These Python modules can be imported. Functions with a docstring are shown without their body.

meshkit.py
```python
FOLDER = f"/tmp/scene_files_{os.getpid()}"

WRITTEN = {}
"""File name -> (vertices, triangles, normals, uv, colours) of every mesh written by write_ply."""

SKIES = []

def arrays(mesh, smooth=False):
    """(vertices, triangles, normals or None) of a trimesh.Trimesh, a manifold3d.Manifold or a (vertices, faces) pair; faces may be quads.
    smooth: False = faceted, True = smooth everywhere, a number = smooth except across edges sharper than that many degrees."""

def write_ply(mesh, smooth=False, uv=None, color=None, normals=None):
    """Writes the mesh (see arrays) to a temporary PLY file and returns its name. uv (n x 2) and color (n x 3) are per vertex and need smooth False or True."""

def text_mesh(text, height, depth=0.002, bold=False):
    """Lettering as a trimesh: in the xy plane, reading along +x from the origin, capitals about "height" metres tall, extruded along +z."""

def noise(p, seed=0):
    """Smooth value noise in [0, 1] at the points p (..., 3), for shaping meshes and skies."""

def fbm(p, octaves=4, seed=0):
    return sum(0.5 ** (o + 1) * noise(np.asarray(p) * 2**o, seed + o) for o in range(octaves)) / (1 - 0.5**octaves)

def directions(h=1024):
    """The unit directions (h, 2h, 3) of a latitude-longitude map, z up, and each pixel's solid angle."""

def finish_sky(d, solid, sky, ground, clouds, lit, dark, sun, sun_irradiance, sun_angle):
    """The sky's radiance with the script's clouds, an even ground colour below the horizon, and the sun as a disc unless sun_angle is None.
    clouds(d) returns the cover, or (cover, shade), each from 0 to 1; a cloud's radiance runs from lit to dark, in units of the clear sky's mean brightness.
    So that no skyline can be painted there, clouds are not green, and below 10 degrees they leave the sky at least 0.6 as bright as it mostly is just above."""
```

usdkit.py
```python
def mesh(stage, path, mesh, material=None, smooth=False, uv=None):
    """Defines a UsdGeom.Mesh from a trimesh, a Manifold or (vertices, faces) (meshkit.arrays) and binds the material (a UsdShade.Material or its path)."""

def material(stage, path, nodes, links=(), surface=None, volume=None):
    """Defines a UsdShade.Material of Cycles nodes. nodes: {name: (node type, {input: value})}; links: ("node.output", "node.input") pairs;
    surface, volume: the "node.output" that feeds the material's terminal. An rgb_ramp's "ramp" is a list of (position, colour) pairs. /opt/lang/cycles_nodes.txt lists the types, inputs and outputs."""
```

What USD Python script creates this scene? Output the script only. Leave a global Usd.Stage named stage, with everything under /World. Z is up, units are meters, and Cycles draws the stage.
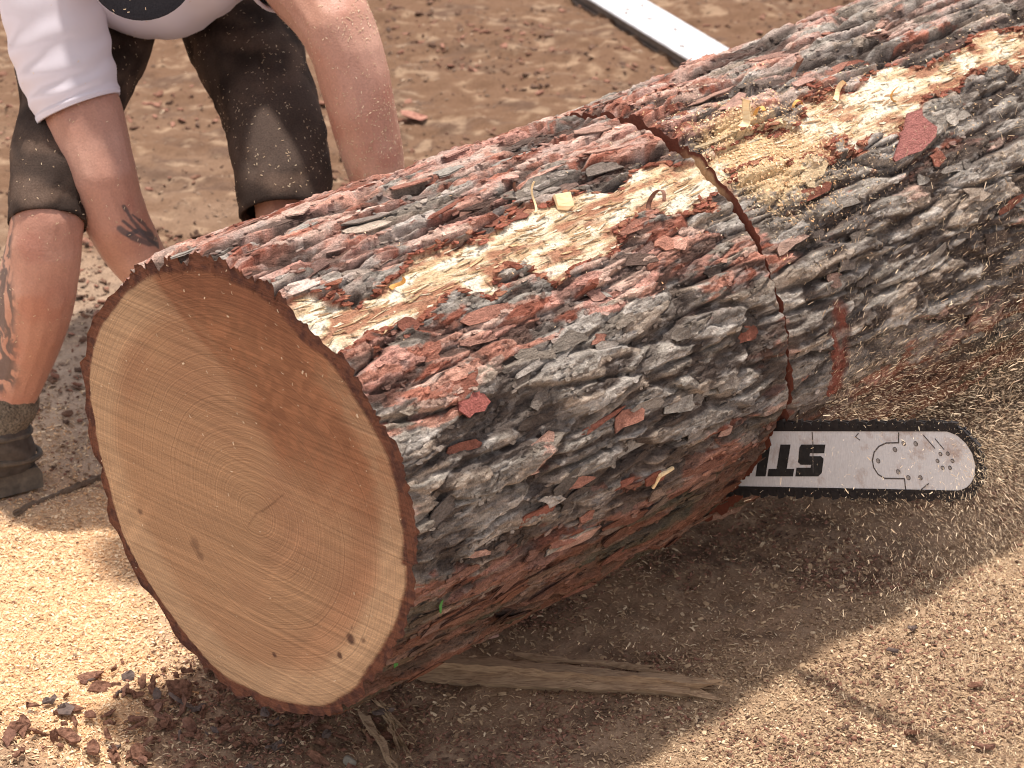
import math, random
import numpy as np, trimesh, manifold3d, usdkit, meshkit
from scipy.spatial import cKDTree
from pxr import Usd, UsdGeom, UsdLux, UsdShade, Gf, Sdf, Vt

stage = Usd.Stage.CreateInMemory()
UsdGeom.SetStageUpAxis(stage, 'Z'); UsdGeom.SetStageMetersPerUnit(stage, 1.0)
UsdGeom.Xform.Define(stage, '/World'); UsdGeom.Scope.Define(stage, '/World/Looks')
random.seed(7); rng = np.random.default_rng(7)

# ------------------------------------------------------------------ camera, sky, sun, exposure
F, PITCH, AZ, H, R = 3000.0, math.radians(24.917), math.radians(43.36), 2.035, 0.295
CAM = np.array([0, 0, H])
EXPOSURE = 0.72
SUN_I, SKY_I, CLOUD = 0.86, 0.15, (5.0, 4.4, 3.7)          # sun, sky, white veil added to the sky to brighten shadows
cam = UsdGeom.Camera.Define(stage, '/World/camera')
cam.AddTranslateOp().Set(Gf.Vec3d(*CAM)); cam.AddRotateXOp().Set(90 - math.degrees(PITCH))
cam.CreateHorizontalApertureAttr(36.0); cam.CreateVerticalApertureAttr(27.0)
cam.CreateFocalLengthAttr(F / 1024 * 36.0)
cam.CreateClippingRangeAttr(Gf.Vec2f(0.05, 2000))
cam.CreateFStopAttr(11.0); cam.CreateFocusDistanceAttr(3.7); cam.CreateExposureAttr(EXPOSURE)

C0 = np.array([-0.3273, 3.2300, H - 1.6402])                 # centre of the cut face
A = np.array([math.sin(AZ), math.cos(AZ), 0.0])              # along the log, away from the cut face
N = np.array([math.cos(AZ), -math.sin(AZ), 0.0])             # across the log, towards the near side
UP = np.array([0, 0, 1.0])
sun = -0.12 * N + 0.14 * A + 0.96 * UP
sun /= np.linalg.norm(sun)
sl = UsdLux.DistantLight.Define(stage, '/World/sun')
sl.CreateIntensityAttr(SUN_I); sl.CreateAngleAttr(4.0); sl.CreateNormalizeAttr(True); sl.CreateColorAttr(Gf.Vec3f(1.0, 0.93, 0.84))
sx_ = np.cross([0, 1.0, 0], sun); sx_ /= np.linalg.norm(sx_); sy_ = np.cross(sun, sx_)
sl.AddTransformOp().Set(Gf.Matrix4d(*sx_, 0, *sy_, 0, *sun, 0, 0, 0, 6, 1))
sky_mat = usdkit.material(stage, '/World/Looks/sky_light', {
    'sky': ('sky_texture', {'sky_type': 'single_scattering', 'sun_disc': False, 'sun_elevation': math.asin(sun[2]), 'sun_rotation': math.atan2(sun[0], sun[1]), 'aerosol_density': 2.5}),
    'tc': ('texture_coordinate', {}), 'no': ('noise_texture', {'scale': 2.2, 'detail': 5, 'roughness': 0.6}), 'cl': ('map_range', {'from_min': 0.35, 'from_max': 0.65, 'to_min': 0.25, 'to_max': 0.75, 'clamp': True}),
    'mx': ('mix_color', {'b': CLOUD, 'use_clamp': False}), 'bg': ('background_shader', {'strength': SKY_I})}, [('tc.generated', 'no.vector'), ('no.fac', 'cl.value'), ('cl.result', 'mx.fac'), ('sky.color', 'mx.a'), ('mx.result', 'bg.color')], surface='bg.background')
dome = UsdLux.DomeLight.Define(stage, '/World/sky')
UsdShade.MaterialBindingAPI.Apply(dome.GetPrim()).Bind(sky_mat)

# ------------------------------------------------------------------ helpers
def ray(px, py):
    x, y = (px - 512) / F, (384 - py) / F
    return np.array([x, math.cos(PITCH) + y * math.sin(PITCH), -math.sin(PITCH) + y * math.cos(PITCH)])
def at(px, py, depth): return CAM + ray(px, py) * depth
def onground(px, py, z=0.0):
    d = ray(px, py); return CAM + d * ((z - H) / d[2])
def lp(n, z, s): return C0 + n * N + z * UP + s * A
def lpv(n, z, s): return C0 + np.multiply.outer(n, N) + np.multiply.outer(z, UP) + np.multiply.outer(s, A)
def logpt(px, py, r=R):
    d, o = ray(px, py), CAM - C0
    dn, dz, on, oz = d @ N, d[2], o @ N, o[2]
    a, b, c = dn * dn + dz * dz, 2 * (dn * on + dz * oz), on * on + oz * oz - r * r
    t = (-b - math.sqrt(max(b * b - 4 * a * c, 0))) / 2 / a
    p = o + d * t
    return math.atan2(p[2], p @ N), p @ A
def face_at(px, py, s=0.0):
    d, o = ray(px, py), CAM - C0 - A * s
    p = o - d * ((o @ A) / (d @ A)); return np.array([p @ N, p[2]])

used = {}
def numbered(parent, name):
    k = (parent, name); used[k] = used.get(k, -1) + 1
    return name if used[k] == 0 else f'{name}_{used[k]:03d}'
def path_of(parent): return '/World' if parent is None else str(parent.GetPath())
def tag(p, label=None, cat=None, group=None, kind=None):
    for k, v in (('label', label), ('category', cat), ('group', group), ('kind', kind)):
        if v: p.SetCustomDataByKey(k, v)
    return p
def obj(name, mesh, mat, parent=None, smooth=True, col=None, **kw):
    pp = path_of(parent); path = f'{pp}/{numbered(pp, name)}'
    m = usdkit.mesh(stage, path, mesh, M[mat] if isinstance(mat, str) else mat, smooth=smooth)
    if col is not None:
        UsdGeom.PrimvarsAPI(m).CreatePrimvar('col', Sdf.ValueTypeNames.Color3fArray, 'vertex').Set(Vt.Vec3fArray.FromNumpy(np.asarray(col, np.float32)))
    return tag(m.GetPrim(), **kw)
def thing(name, label, cat, loc=(0, 0, 0), group=None, kind=None):
    x = UsdGeom.Xform.Define(stage, '/World/' + numbered('/World', name)); x.AddTranslateOp().Set(Gf.Vec3d(*map(float, loc)))
    return tag(x.GetPrim(), label, cat, group, kind)
def instancer(name, protos, pos, quat, scl, idx, parent=None, **kw):
    """protos: list of (mesh, material)"""
    pp = path_of(parent); path = f'{pp}/{numbered(pp, name)}'
    pi = UsdGeom.PointInstancer.Define(stage, path); targets = []
    for k, (me, ma) in enumerate(protos):
        q = usdkit.mesh(stage, f'{path}/piece_{k:03d}', me, M[ma], smooth=False); targets.append(q.GetPath())
    pi.CreatePrototypesRel().SetTargets(targets)
    pi.CreatePositionsAttr(Vt.Vec3fArray.FromNumpy(np.asarray(pos, np.float32)))
    q = np.asarray(quat, np.float32)
    pi.CreateOrientationsAttr(Vt.QuathArray([Gf.Quath(float(a[3]), float(a[0]), float(a[1]), float(a[2])) for a in q]))
    pi.CreateScalesAttr(Vt.Vec3fArray.FromNumpy(np.asarray(scl, np.float32)))
    pi.CreateProtoIndicesAttr(Vt.IntArray.FromNumpy(np.asarray(idx, np.int32)))
    return tag(pi.GetPrim(), **kw)
def quats(rotmats):
    from scipy.spatial.transform import Rotation
    return Rotation.from_matrix(rotmats).as_quat()
def frames_from(x, up):
    x = x / np.linalg.norm(x, axis=1, keepdims=True); y = np.cross(up, x); y /= np.linalg.norm(y, axis=1, keepdims=True) + 1e-9
    return np.stack([x, y, np.cross(x, y)], -1)
def sstep(a, b, x): t = np.clip((x - a) / (b - a), 0, 1); return t * t * (3 - 2 * t)
def n2(x, y, seed=0, oct=3): return meshkit.fbm(np.stack([x, y, np.zeros_like(x) + seed * 3.7], -1), oct, seed)
def mixc(a, b, t): return a * (1 - t[..., None]) + np.asarray(b) * t[..., None]
def hash1(i, k): return np.modf(np.abs(np.sin(i * 12.9898 + k * 78.233) * 43758.5453))[0]

# ------------------------------------------------------------------ materials
M = {}
def mat(name, nodes, links, surface='p.BSDF'): M[name] = usdkit.material(stage, '/World/Looks/' + name, nodes, links, surface=surface); return M[name]
def painted(name, rough=0.85, scale=400, bump=0.0006, vary=0.25, spec=0.25, detail=4.0):
    """colour from the mesh's own colour attribute, with fine procedural grain and relief"""
    mat(name, {'pos': ('geometry', {}), 'at': ('attribute', {'attribute': 'col'}),
        'no': ('noise_texture', {'scale': scale, 'detail': detail, 'roughness': 0.65}),
        'mr': ('map_range', {'from_min': 0.25, 'from_max': 0.75, 'to_min': 1 - vary, 'to_max': 1 + vary}),
        'mul': ('vector_math', {'math_type': 'scale'}),
        'b': ('bump', {'strength': 0.8, 'distance': bump}), 'p': ('principled_bsdf', {'roughness': rough, 'specular_ior_level': spec})},
        [('pos.position', 'no.vector'), ('no.fac', 'mr.value'), ('at.color', 'mul.vector1'), ('mr.result', 'mul.scale'), ('mul.vector', 'p.base_color'),
         ('no.fac', 'b.height'), ('b.normal', 'p.normal')])
def plain(name, c1, c2, scale=60, rough=0.8, bump=0.0005, spec=0.3, metallic=0.0, stretch=(1, 1, 1), detail=5.0):
    mat(name, {'tc': ('texture_coordinate', {}), 'mp': ('mapping', {'scale': stretch}), 'no': ('noise_texture', {'scale': scale, 'detail': detail, 'roughness': 0.65}),
        'r': ('rgb_ramp', {'ramp': [(0.3, c1), (0.7, c2)]}), 'b': ('bump', {'strength': 0.7, 'distance': bump}),
        'p': ('principled_bsdf', {'roughness': rough, 'specular_ior_level': spec, 'metallic': metallic})},
        [('tc.object', 'mp.vector'), ('mp.vector', 'no.vector'), ('no.fac', 'r.fac'), ('r.color', 'p.base_color'), ('no.fac', 'b.height'), ('b.normal', 'p.normal')])
def varied(name, stops, rough=0.85, spec=0.2, trans=0.0):
    """one tone per scattered piece"""
    mat(name, {'oi': ('object_info', {}), 'r': ('rgb_ramp', {'ramp': stops}), 'p': ('principled_bsdf', {'roughness': rough, 'specular_ior_level': spec})},
        [('oi.random', 'r.fac'), ('r.color', 'p.base_color')])
mat('bark_skin', {'pos': ('geometry', {}), 'at': ('attribute', {'attribute': 'col'}),
    'mp': ('mapping', {'rotation': (0, 0, math.pi / 2 - AZ + math.pi), 'mapping_type': 'texture'}), 'sq': ('mapping', {'scale': (1.0, 3.2, 3.2)}),
    'n1': ('noise_texture', {'scale': 95, 'detail': 7, 'roughness': 0.72}), 'n2': ('noise_texture', {'scale': 420, 'detail': 4, 'roughness': 0.7}),
    'ad': ('math', {'math_type': 'add'}), 'mr': ('map_range', {'from_min': 0.65, 'from_max': 1.35, 'to_min': 0.42, 'to_max': 1.62}),
    'mul': ('vector_math', {'math_type': 'scale'}), 'b': ('bump', {'strength': 1.0, 'distance': 0.0045}), 'p': ('principled_bsdf', {'roughness': 0.95, 'specular_ior_level': 0.08})},
    [('pos.position', 'mp.vector'), ('mp.vector', 'sq.vector'), ('sq.vector', 'n1.vector'), ('pos.position', 'n2.vector'), ('n1.fac', 'ad.value1'), ('n2.fac', 'ad.value2'), ('ad.value', 'mr.value'),
     ('at.color', 'mul.vector1'), ('mr.result', 'mul.scale'), ('mul.vector', 'p.base_color'), ('ad.value', 'b.height'), ('b.normal', 'p.normal')])
painted('ground_soil', 0.95, 260, 0.0025, 0.28, 0.1)
painted('person_skin', 0.44, 300, 0.0009, 0.18, 0.4, 7.0)
painted('cotton_white', 0.9, 900, 0.0003, 0.04, 0.15)
painted('shorts_cloth', 0.95, 420, 0.0016, 0.40, 0.08, 6.0)
painted('kerf_wood', 0.9, 300, 0.001, 0.25, 0.1)
plain('flake_red', (.20, .075, .05), (.52, .27, .20), 130, 0.8, 0.003)
plain('flake_pink', (.28, .13, .095), (.60, .38, .31), 140, 0.8, 0.003)
plain('flake_grey', (.10, .085, .075), (.42, .385, .35), 150, 0.85, 0.0035)
plain('flake_brown', (.09, .04, .028), (.27, .135, .09), 130, 0.8, 0.003)
plain('flake_dark', (.07, .05, .045), (.17, .12, .10), 100, 0.85, 0.0012)
plain('fresh_wood', (.72, .50, .26), (.88, .72, .46), 60, 0.75, 0.0006, stretch=(1, 6, 6))
plain('orange_bast', (.50, .22, .05), (.72, .42, .13), 60, 0.6, 0.0006, stretch=(1, 6, 6))
plain('bast_purple', (.30, .10, .09), (.42, .18, .15), 60, 0.7, 0.0006)
plain('weathered_wood', (.19, .115, .07), (.50, .345, .215), 40, 0.85, 0.001, stretch=(1, 9, 9))
plain('old_wood_dark', (.11, .08, .06), (.24, .18, .13), 40, 0.9, 0.001, stretch=(1, 9, 9))
plain('chip_brown', (.06, .028, .018), (.30, .155, .105), 150, 0.9, 0.004, 0.08)
plain('leaf_green', (.03, .12, .025), (.06, .20, .045), 80, 0.5, 0.0003)
plain('stone_grey', (.17, .15, .12), (.34, .30, .24), 90, 0.95, 0.001)
plain('cap_cloth', (.012, .011, .014), (.028, .026, .03), 500, 0.9, 0.0003, 0.2)
plain('sock_knit', (.035, .03, .026), (.26, .215, .16), 300, 0.95, 0.001, 0.1)
plain('boot_leather', (.03, .024, .021), (.095, .078, .066), 60, 0.6, 0.0006, 0.4)
plain('boot_rubber', (.06, .05, .042), (.16, .13, .10), 60, 0.8, 0.0006, 0.3)
plain('hair_brown', (.03, .02, .012), (.06, .04, .025), 300, 0.6, 0.0006)
plain('eye_white', (.7, .68, .66), (.75, .73, .7), 10, 0.2)
plain('black_plastic', (.02, .02, .022), (.03, .03, .032), 50, 0.5)
plain('saw_orange', (.60, .12, .02), (.68, .16, .03), 20, 0.4)
plain('saw_white', (.68, .66, .62), (.76, .74, .70), 20, 0.45)
plain('chain_steel', (.010, .009, .010), (.028, .024, .023), 160, 0.45, 0.0004, 0.5, 0.3)
plain('rivet_steel', (.20, .18, .17), (.42, .39, .37), 200, 0.5, 0.0002, 0.5, 0.3)
plain('ink_black', (.008, .008, .009), (.03, .028, .027), 90, 0.5)
plain('line_dark', (.05, .045, .045), (.12, .10, .09), 300, 0.7)
plain('timber', (.25, .16, .09), (.40, .28, .17), 30, 0.85, 0.001, stretch=(1, 8, 8))
plain('rust_steel', (.07, .05, .04), (.16, .12, .095), 60, 0.7, 0.0008)
plain('alloy', (.42, .42, .43), (.66, .67, .69), 45, 0.55, 0.0008, 0.5, 0.3, detail=8.0)
varied('dust_bright', [(0, (.60, .33, .16)), (.35, (.74, .48, .27)), (.7, (.82, .60, .37)), (1, (.90, .74, .52))])
varied('dust_tan', [(0, (.19, .125, .08)), (.3, (.33, .215, .13)), (.6, (.45, .305, .185)), (.85, (.59, .43, .27)), (1, (.80, .64, .44))])
varied('dust_dull', [(0, (.10, .065, .045)), (.5, (.19, .125, .088)), (.9, (.29, .20, .14)), (1, (.44, .33, .23))])
varied('mulch', [(0, (.09, .055, .04)), (.4, (.18, .10, .065)), (.75, (.23, .11, .075)), (1, (.33, .17, .12))])
varied('dust_air', [(0, (.48, .34, .22)), (.5, (.60, .45, .30)), (1, (.80, .66, .47))])
# bar plate: satin steel paint with rusty stains towards the edges and long scratches
mat('bar_paint', {'tc': ('texture_coordinate', {}), 'n1': ('noise_texture', {'scale': 22, 'detail': 6, 'roughness': 0.7}), 'r1': ('rgb_ramp', {'ramp': [(0.54, (0, 0, 0)), (0.72, (1, 1, 1))]}),
    'mp': ('mapping', {'scale': (3, 60, 10), 'rotation': (0, 0, 0.12)}), 'n2': ('noise_texture', {'scale': 12, 'detail': 5, 'roughness': 0.7}), 'r2': ('rgb_ramp', {'ramp': [(0.35, (.60, .60, .61)), (0.65, (.72, .72, .73))]}),
    'mx': ('mix_color', {'b': (.30, .16, .09)}), 'rs': ('math', {'math_type': 'multiply', 'value2': 0.7}),
    'p': ('principled_bsdf', {'roughness': 0.5, 'metallic': 0.25, 'specular_ior_level': 0.4})},
    [('tc.object', 'n1.vector'), ('n1.fac', 'r1.fac'), ('r1.color', 'rs.value1'), ('tc.object', 'mp.vector'), ('mp.vector', 'n2.vector'), ('n2.fac', 'r2.fac'),
     ('r2.color', 'mx.a'), ('rs.value', 'mx.fac'), ('mx.result', 'p.base_color')])
# end grain: colour zones from the mesh, growth rings and saw marks in the grain (object space = face plane: x across, y up, origin at the pith)
mat('end_grain', {'tc': ('texture_coordinate', {}), 'at': ('attribute', {'attribute': 'col'}),
    'dn': ('noise_texture', {'scale': 7, 'detail': 3}), 'dm': ('vector_math', {'math_type': 'subtract', 'vector2': (.5, .5, .5)}), 'ds': ('vector_math', {'math_type': 'scale', 'scale': 0.022}),
    'da': ('vector_math', {'math_type': 'add'}), 'flat': ('vector_math', {'math_type': 'multiply', 'vector2': (1, 1.04, 0)}), 'len': ('vector_math', {'math_type': 'length'}),
    'rn': ('noise_texture', {'dimensions': '1D', 'scale': 470, 'detail': 3, 'roughness': 0.7}), 'rr': ('map_range', {'from_min': 0.35, 'from_max': 0.68, 'to_min': 1.14, 'to_max': 0.78, 'clamp': True}),
    'mp': ('mapping', {'rotation': (0, 0, 0.66), 'scale': (3, 230, 1)}), 'sn': ('noise_texture', {'scale': 1, 'detail': 5, 'roughness': 0.72}), 'sr': ('map_range', {'from_min': 0.3, 'from_max': 0.72, 'to_min': 0.66, 'to_max': 1.30}),
    'fn': ('noise_texture', {'scale': 650, 'detail': 3, 'roughness': 0.7}), 'fr': ('map_range', {'from_min': 0.25, 'from_max': 0.75, 'to_min': 0.74, 'to_max': 1.26}),
    'm1': ('math', {'math_type': 'multiply'}), 'm2': ('math', {'math_type': 'multiply'}), 'mul': ('vector_math', {'math_type': 'scale'}),
    'h1': ('math', {'math_type': 'add'}), 'b': ('bump', {'strength': 0.8, 'distance': 0.0026}), 'p': ('principled_bsdf', {'roughness': 0.85, 'specular_ior_level': 0.2})},
    [('tc.object', 'dn.vector'), ('dn.color', 'dm.vector1'), ('dm.vector', 'ds.vector1'), ('tc.object', 'da.vector1'), ('ds.vector', 'da.vector2'), ('da.vector', 'flat.vector1'), ('flat.vector', 'len.vector1'),
     ('len.value', 'rn.w'), ('rn.fac', 'rr.value'), ('tc.object', 'mp.vector'), ('mp.vector', 'sn.vector'), ('sn.fac', 'sr.value'), ('tc.object', 'fn.vector'), ('fn.fac', 'fr.value'),
     ('rr.result', 'm1.value1'), ('sr.result', 'm1.value2'), ('m1.value', 'm2.value1'), ('fr.result', 'm2.value2'), ('at.color', 'mul.vector1'), ('m2.value', 'mul.scale'), ('mul.vector', 'p.base_color'),
     ('sn.fac', 'h1.value1'), ('fn.fac', 'h1.value2'), ('h1.value', 'b.height'), ('b.normal', 'p.normal')])

# ------------------------------------------------------------------ ground
SAW_SPOT = lp(-0.60, 0, 0.69)
def ground_z(x, y):
    x, y = np.asarray(x, float), np.asarray(y, float)
    z = 0.030 * (n2(x * 1.3, y * 1.3, 1, 2) - 0.5) + 0.018 * (n2(x * 5, y * 5, 2, 3) - 0.5) + 0.020 * (n2(x * 24, y * 24, 3, 4) - 0.5)
    z = z + (0.05 * np.maximum(n2(x * 9, y * 14, 8, 4) - 0.50, 0) + .016 * (n2(x * 35, y * 35, 9, 3) - .5)) * sstep(4.0, 4.8, y)
    z = z - 0.17 * np.exp(-((x - SAW_SPOT[0]) ** 2 + (y - SAW_SPOT[1]) ** 2) / (2 * 0.16 ** 2))
    return z
def zones(x, y):
    """weights of bright sawdust left, tan sawdust lower right"""
    w = n2(x * 4, y * 4, 5, 3) - 0.5
    left = sstep(-0.42, -0.60, x + 0.22 * w) * sstep(4.35, 3.75, y + 0.5 * w) * sstep(3.18, 3.36, y + 0.25 * x + 0.16 + 0.5 * w)
    s_n = (x - C0[0]) * N[0] + (y - C0[1]) * N[1]
    right = sstep(0.22, 0.42, s_n + 0.35 * w) * sstep(-0.2, 0.1, x)
    return left, right
def graded(lo, a, b, hi, step):
    mid = np.arange(a, b, step); out, d, p = [], step * 1.6, b
    while p < hi: out.append(p); p += d; d *= 1.45
    out.append(hi); low, d, p = [], step * 1.6, a - step * 1.6
    while p > lo: low.append(p); p -= d; d *= 1.45
    return np.array([lo] + low[::-1] + list(mid) + out)
gx, gy = graded(-1500, -1.3, 1.3, 1500, 0.006), graded(-1500, 2.95, 6.5, 1500, 0.006)
X, Y = np.meshgrid(gx, gy); Zg = ground_z(X, Y)
gl, gr = zones(X, Y)
pale = sstep(-.30, -.55, X + .25 * (n2(X * 3, Y * 3, 14, 3) - .5)) * sstep(5.1, 4.2, Y) * sstep(3.3, 3.6, Y)      # greyish trodden sawdust round the feet
nz1, nz2, nz3 = n2(X * 3, Y * 6, 11, 4), n2(X * 30, Y * 45, 12, 4), n2(X * 9, Y * 20, 13, 5)
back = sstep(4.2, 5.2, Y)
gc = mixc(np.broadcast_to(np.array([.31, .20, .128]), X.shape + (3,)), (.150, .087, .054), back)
gc = mixc(gc, (.31, .215, .15), sstep(.42, .62, nz1) * 0.6 * sstep(5.6, 4.4, Y + X * 0.5))
gc = mixc(gc, (.105, .064, .045), sstep(.52, .66, .6 * nz3 + .4 * nz2) * 0.8)
gc = mixc(gc, (.40, .28, .185), sstep(.54, .70, nz2) * 0.5)
gc = mixc(gc, (.46, .36, .28), pale * .75)
gc = mixc(gc, (.68, .44, .25), gl * 0.9)
gc = mixc(gc, (.38, .265, .17), gr * 0.7 * sstep(.25, .6, nz1 + 0.2))
i, j = np.meshgrid(np.arange(len(gy) - 1), np.arange(len(gx) - 1), indexing='ij')
k = i * len(gx) + j
gf = np.stack([k, k + 1, k + 1 + len(gx), k + len(gx)], -1).reshape(-1, 4)
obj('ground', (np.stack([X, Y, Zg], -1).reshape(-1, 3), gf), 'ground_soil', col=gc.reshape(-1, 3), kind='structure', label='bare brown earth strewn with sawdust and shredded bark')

# ------------------------------------------------------------------ the log
def vor(qs, qu, seed):
    r = np.random.default_rng(seed)
    a0, a1, b0, b1 = int(qs.min()) - 2, int(qs.max()) + 3, int(qu.min()) - 2, int(qu.max()) + 3
    ga, gb = np.meshgrid(np.arange(a0, a1), np.arange(b0, b1), indexing='ij')
    pts = np.stack([ga.ravel() + 0.5 + r.uniform(-.48, .48, ga.size), gb.ravel() + 0.5 + r.uniform(-.48, .48, ga.size)], -1)
    d, i = cKDTree(pts).query(np.stack([qs.ravel(), qu.ravel()], -1), k=2, workers=-1)
    de = np.stack([qs.ravel(), qu.ravel()], -1) - pts[i[:, 0]]
    sh = qs.shape
    return (d[:, 1] - d[:, 0]).reshape(sh), i[:, 0].reshape(sh).astype(float), de[:, 0].reshape(sh), de[:, 1].reshape(sh)
END = np.radians([-190, -173, -152, -129, -108, -90, -75, -60, -44, -28, -11, 2, 16, 32, 48, 66, 83, 100, 115, 134, 152, 167, 187])
ENDR = np.array([.296, .289, .290, .290, .297, .302, .300, .295, .291, .288, .294, .303, .307, .309, .299, .292, .292, .299, .298, .298, .306, .305, .289])
def strip_mask(deg, s):
    w = 8.5 + 7 * (n2(s * 5, s * 0, 21, 2) - 0.5) + 3 * np.exp(-((s - 1.05) / .13) ** 2)
    gate = 0.25 + np.exp(-(s / .12) ** 2) + 0.7 * np.exp(-((s - .20) / .06) ** 2) + 1.1 * np.exp(-((s - .42) / .10) ** 2) + .8 * np.exp(-((s - .63) / .07) ** 2) + 1.1 * np.exp(-((s - 1.03) / .14) ** 2) + .9 * np.exp(-((s - 1.36) / .12) ** 2) + sstep(1.6, 1.8, s) * .6
    e = 1 - np.abs(deg - 61 - 5 * (n2(s * 7, s * 0, 22, 2) - 0.5)) / w
    e = e + 1.7 * (n2(s * 20, deg / 7, 23, 4) - 0.5) + 0.50 * (gate - 1.05)
    return sstep(0.10, 0.32, e)
def bark(th, s):
    """height over the mean radius, and colour"""
    u, deg = R * th, np.degrees(th)
    wu = 0.020 * (n2(s * 9, u * 14, 31, 3) - 0.5) + 0.006 * (n2(s * 50, u * 70, 32, 2) - 0.5)
    ws = 0.030 * (n2(s * 12, u * 16, 33, 3) - 0.5) + 0.008 * (n2(s * 60, u * 80, 34, 2) - 0.5)
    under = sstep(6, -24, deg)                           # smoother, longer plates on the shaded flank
    long_m = 1.0
    def layers(k, l1, w1, l2, w2, l3, w3, deep):
        e1, i1, a1, b1 = vor((s[k] + ws[k]) / l1, (u[k] + wu[k]) / w1, 41)
        e2, i2, a2, b2 = vor((s[k] + ws[k] * 1.4) / l2, (u[k] + wu[k] * 1.4) / w2, 42)
        e3, i3, a3, b3 = vor((s[k] + ws[k] * 1.6) / l3, (u[k] + wu[k] * 1.6) / w3, 43)
        f = sstep(0.0, 0.20, e1 + .5 * (n2(s[k] * 20, u[k] * 20, 39, 2) - .5))
        h = (hash1(i1, 1) * .009 - .003 + b1 * (hash1(i1, 2) - .5) * .006 + a1 * (hash1(i1, 3) - .5) * .004) * f - deep * (1 - f) * (1 - .55 * under[k])
        h = h + (hash1(i2, 1) - .5) * .0024 + b2 * (hash1(i2, 2) - .5) * .0022 + a2 * (hash1(i2, 3) - .5) * .0014
        h = h + ((hash1(i3, 1) - .5) * .0022 + b3 * (hash1(i3, 2) - .5) * .0030 + a3 * (hash1(i3, 3) - .5) * .0016) * (.35 + 1.1 * n2(s[k] * 14, u[k] * 24, 46, 2))
        crk = sstep(.10, .0, e2) * sstep(.45, .6, n2(s[k] * 18, u[k] * 30, 40, 2))
        return h, f, crk, i1, i2, i3
    top = (deg + 16 * (n2(s * 6, u * 8, 44, 2) - .5)) > 68
    low_ = (deg + 14 * (n2(s * 6, u * 8, 45, 2) - .5)) < -14
    out = [np.zeros(s.shape) for _ in range(6)]
    for k, dims in ((~top & ~low_, (.20, .044, .070, .0120, .019, .0040, .0088)), (top, (.30, .034, .095, .0105, .024, .0038, .0115)), (low_, (.26, .040, .10, .013, .025, .0045, .0085))):
        if k.any():
            for o, v in zip(out, layers(k, *dims)): o[k] = v
    h, f, crk, i1, i2, i3 = out
    T = n2(s * 13, u * 46, 35, 4) * 8
    fr = T - np.floor(T)
    h = h + (np.floor(T) + sstep(0, .22, fr) - 3.5) * .0017
    rid = 1 - np.abs(n2(s * np.where(top | low_, 3.2, 7), u * 30, 36, 3) * 2 - 1)
    fur = sstep(.80, .97, rid)
    h = h - .0030 * crk - .009 * fur * (0.55 + .6 * sstep(55, 75, deg)) + .006 * (n2(s * 5, u * 7, 37, 2) - .5)
    h = h + .0026 * (n2(s * 110, u * 260, 38, 3) - .5) * (.3 + 1.2 * n2(s * 12, u * 20, 47, 2))
    # colour by flake
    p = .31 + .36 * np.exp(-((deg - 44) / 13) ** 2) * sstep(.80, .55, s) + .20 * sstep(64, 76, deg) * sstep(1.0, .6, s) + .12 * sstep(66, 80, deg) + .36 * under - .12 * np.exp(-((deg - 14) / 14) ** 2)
    p = p + (hash1(i2, 7) - .5) * .22 + (hash1(i1, 7) - .5) * .36 + (n2(s * 9, u * 18, 51, 4) - .5) * 1.25 + (n2(s * 50, u * 150, 56, 3) - .5) * .35
    red = sstep(.44, .52, p)
    hb, hc = hash1(i2, 8), hash1(i3, 8)
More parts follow.
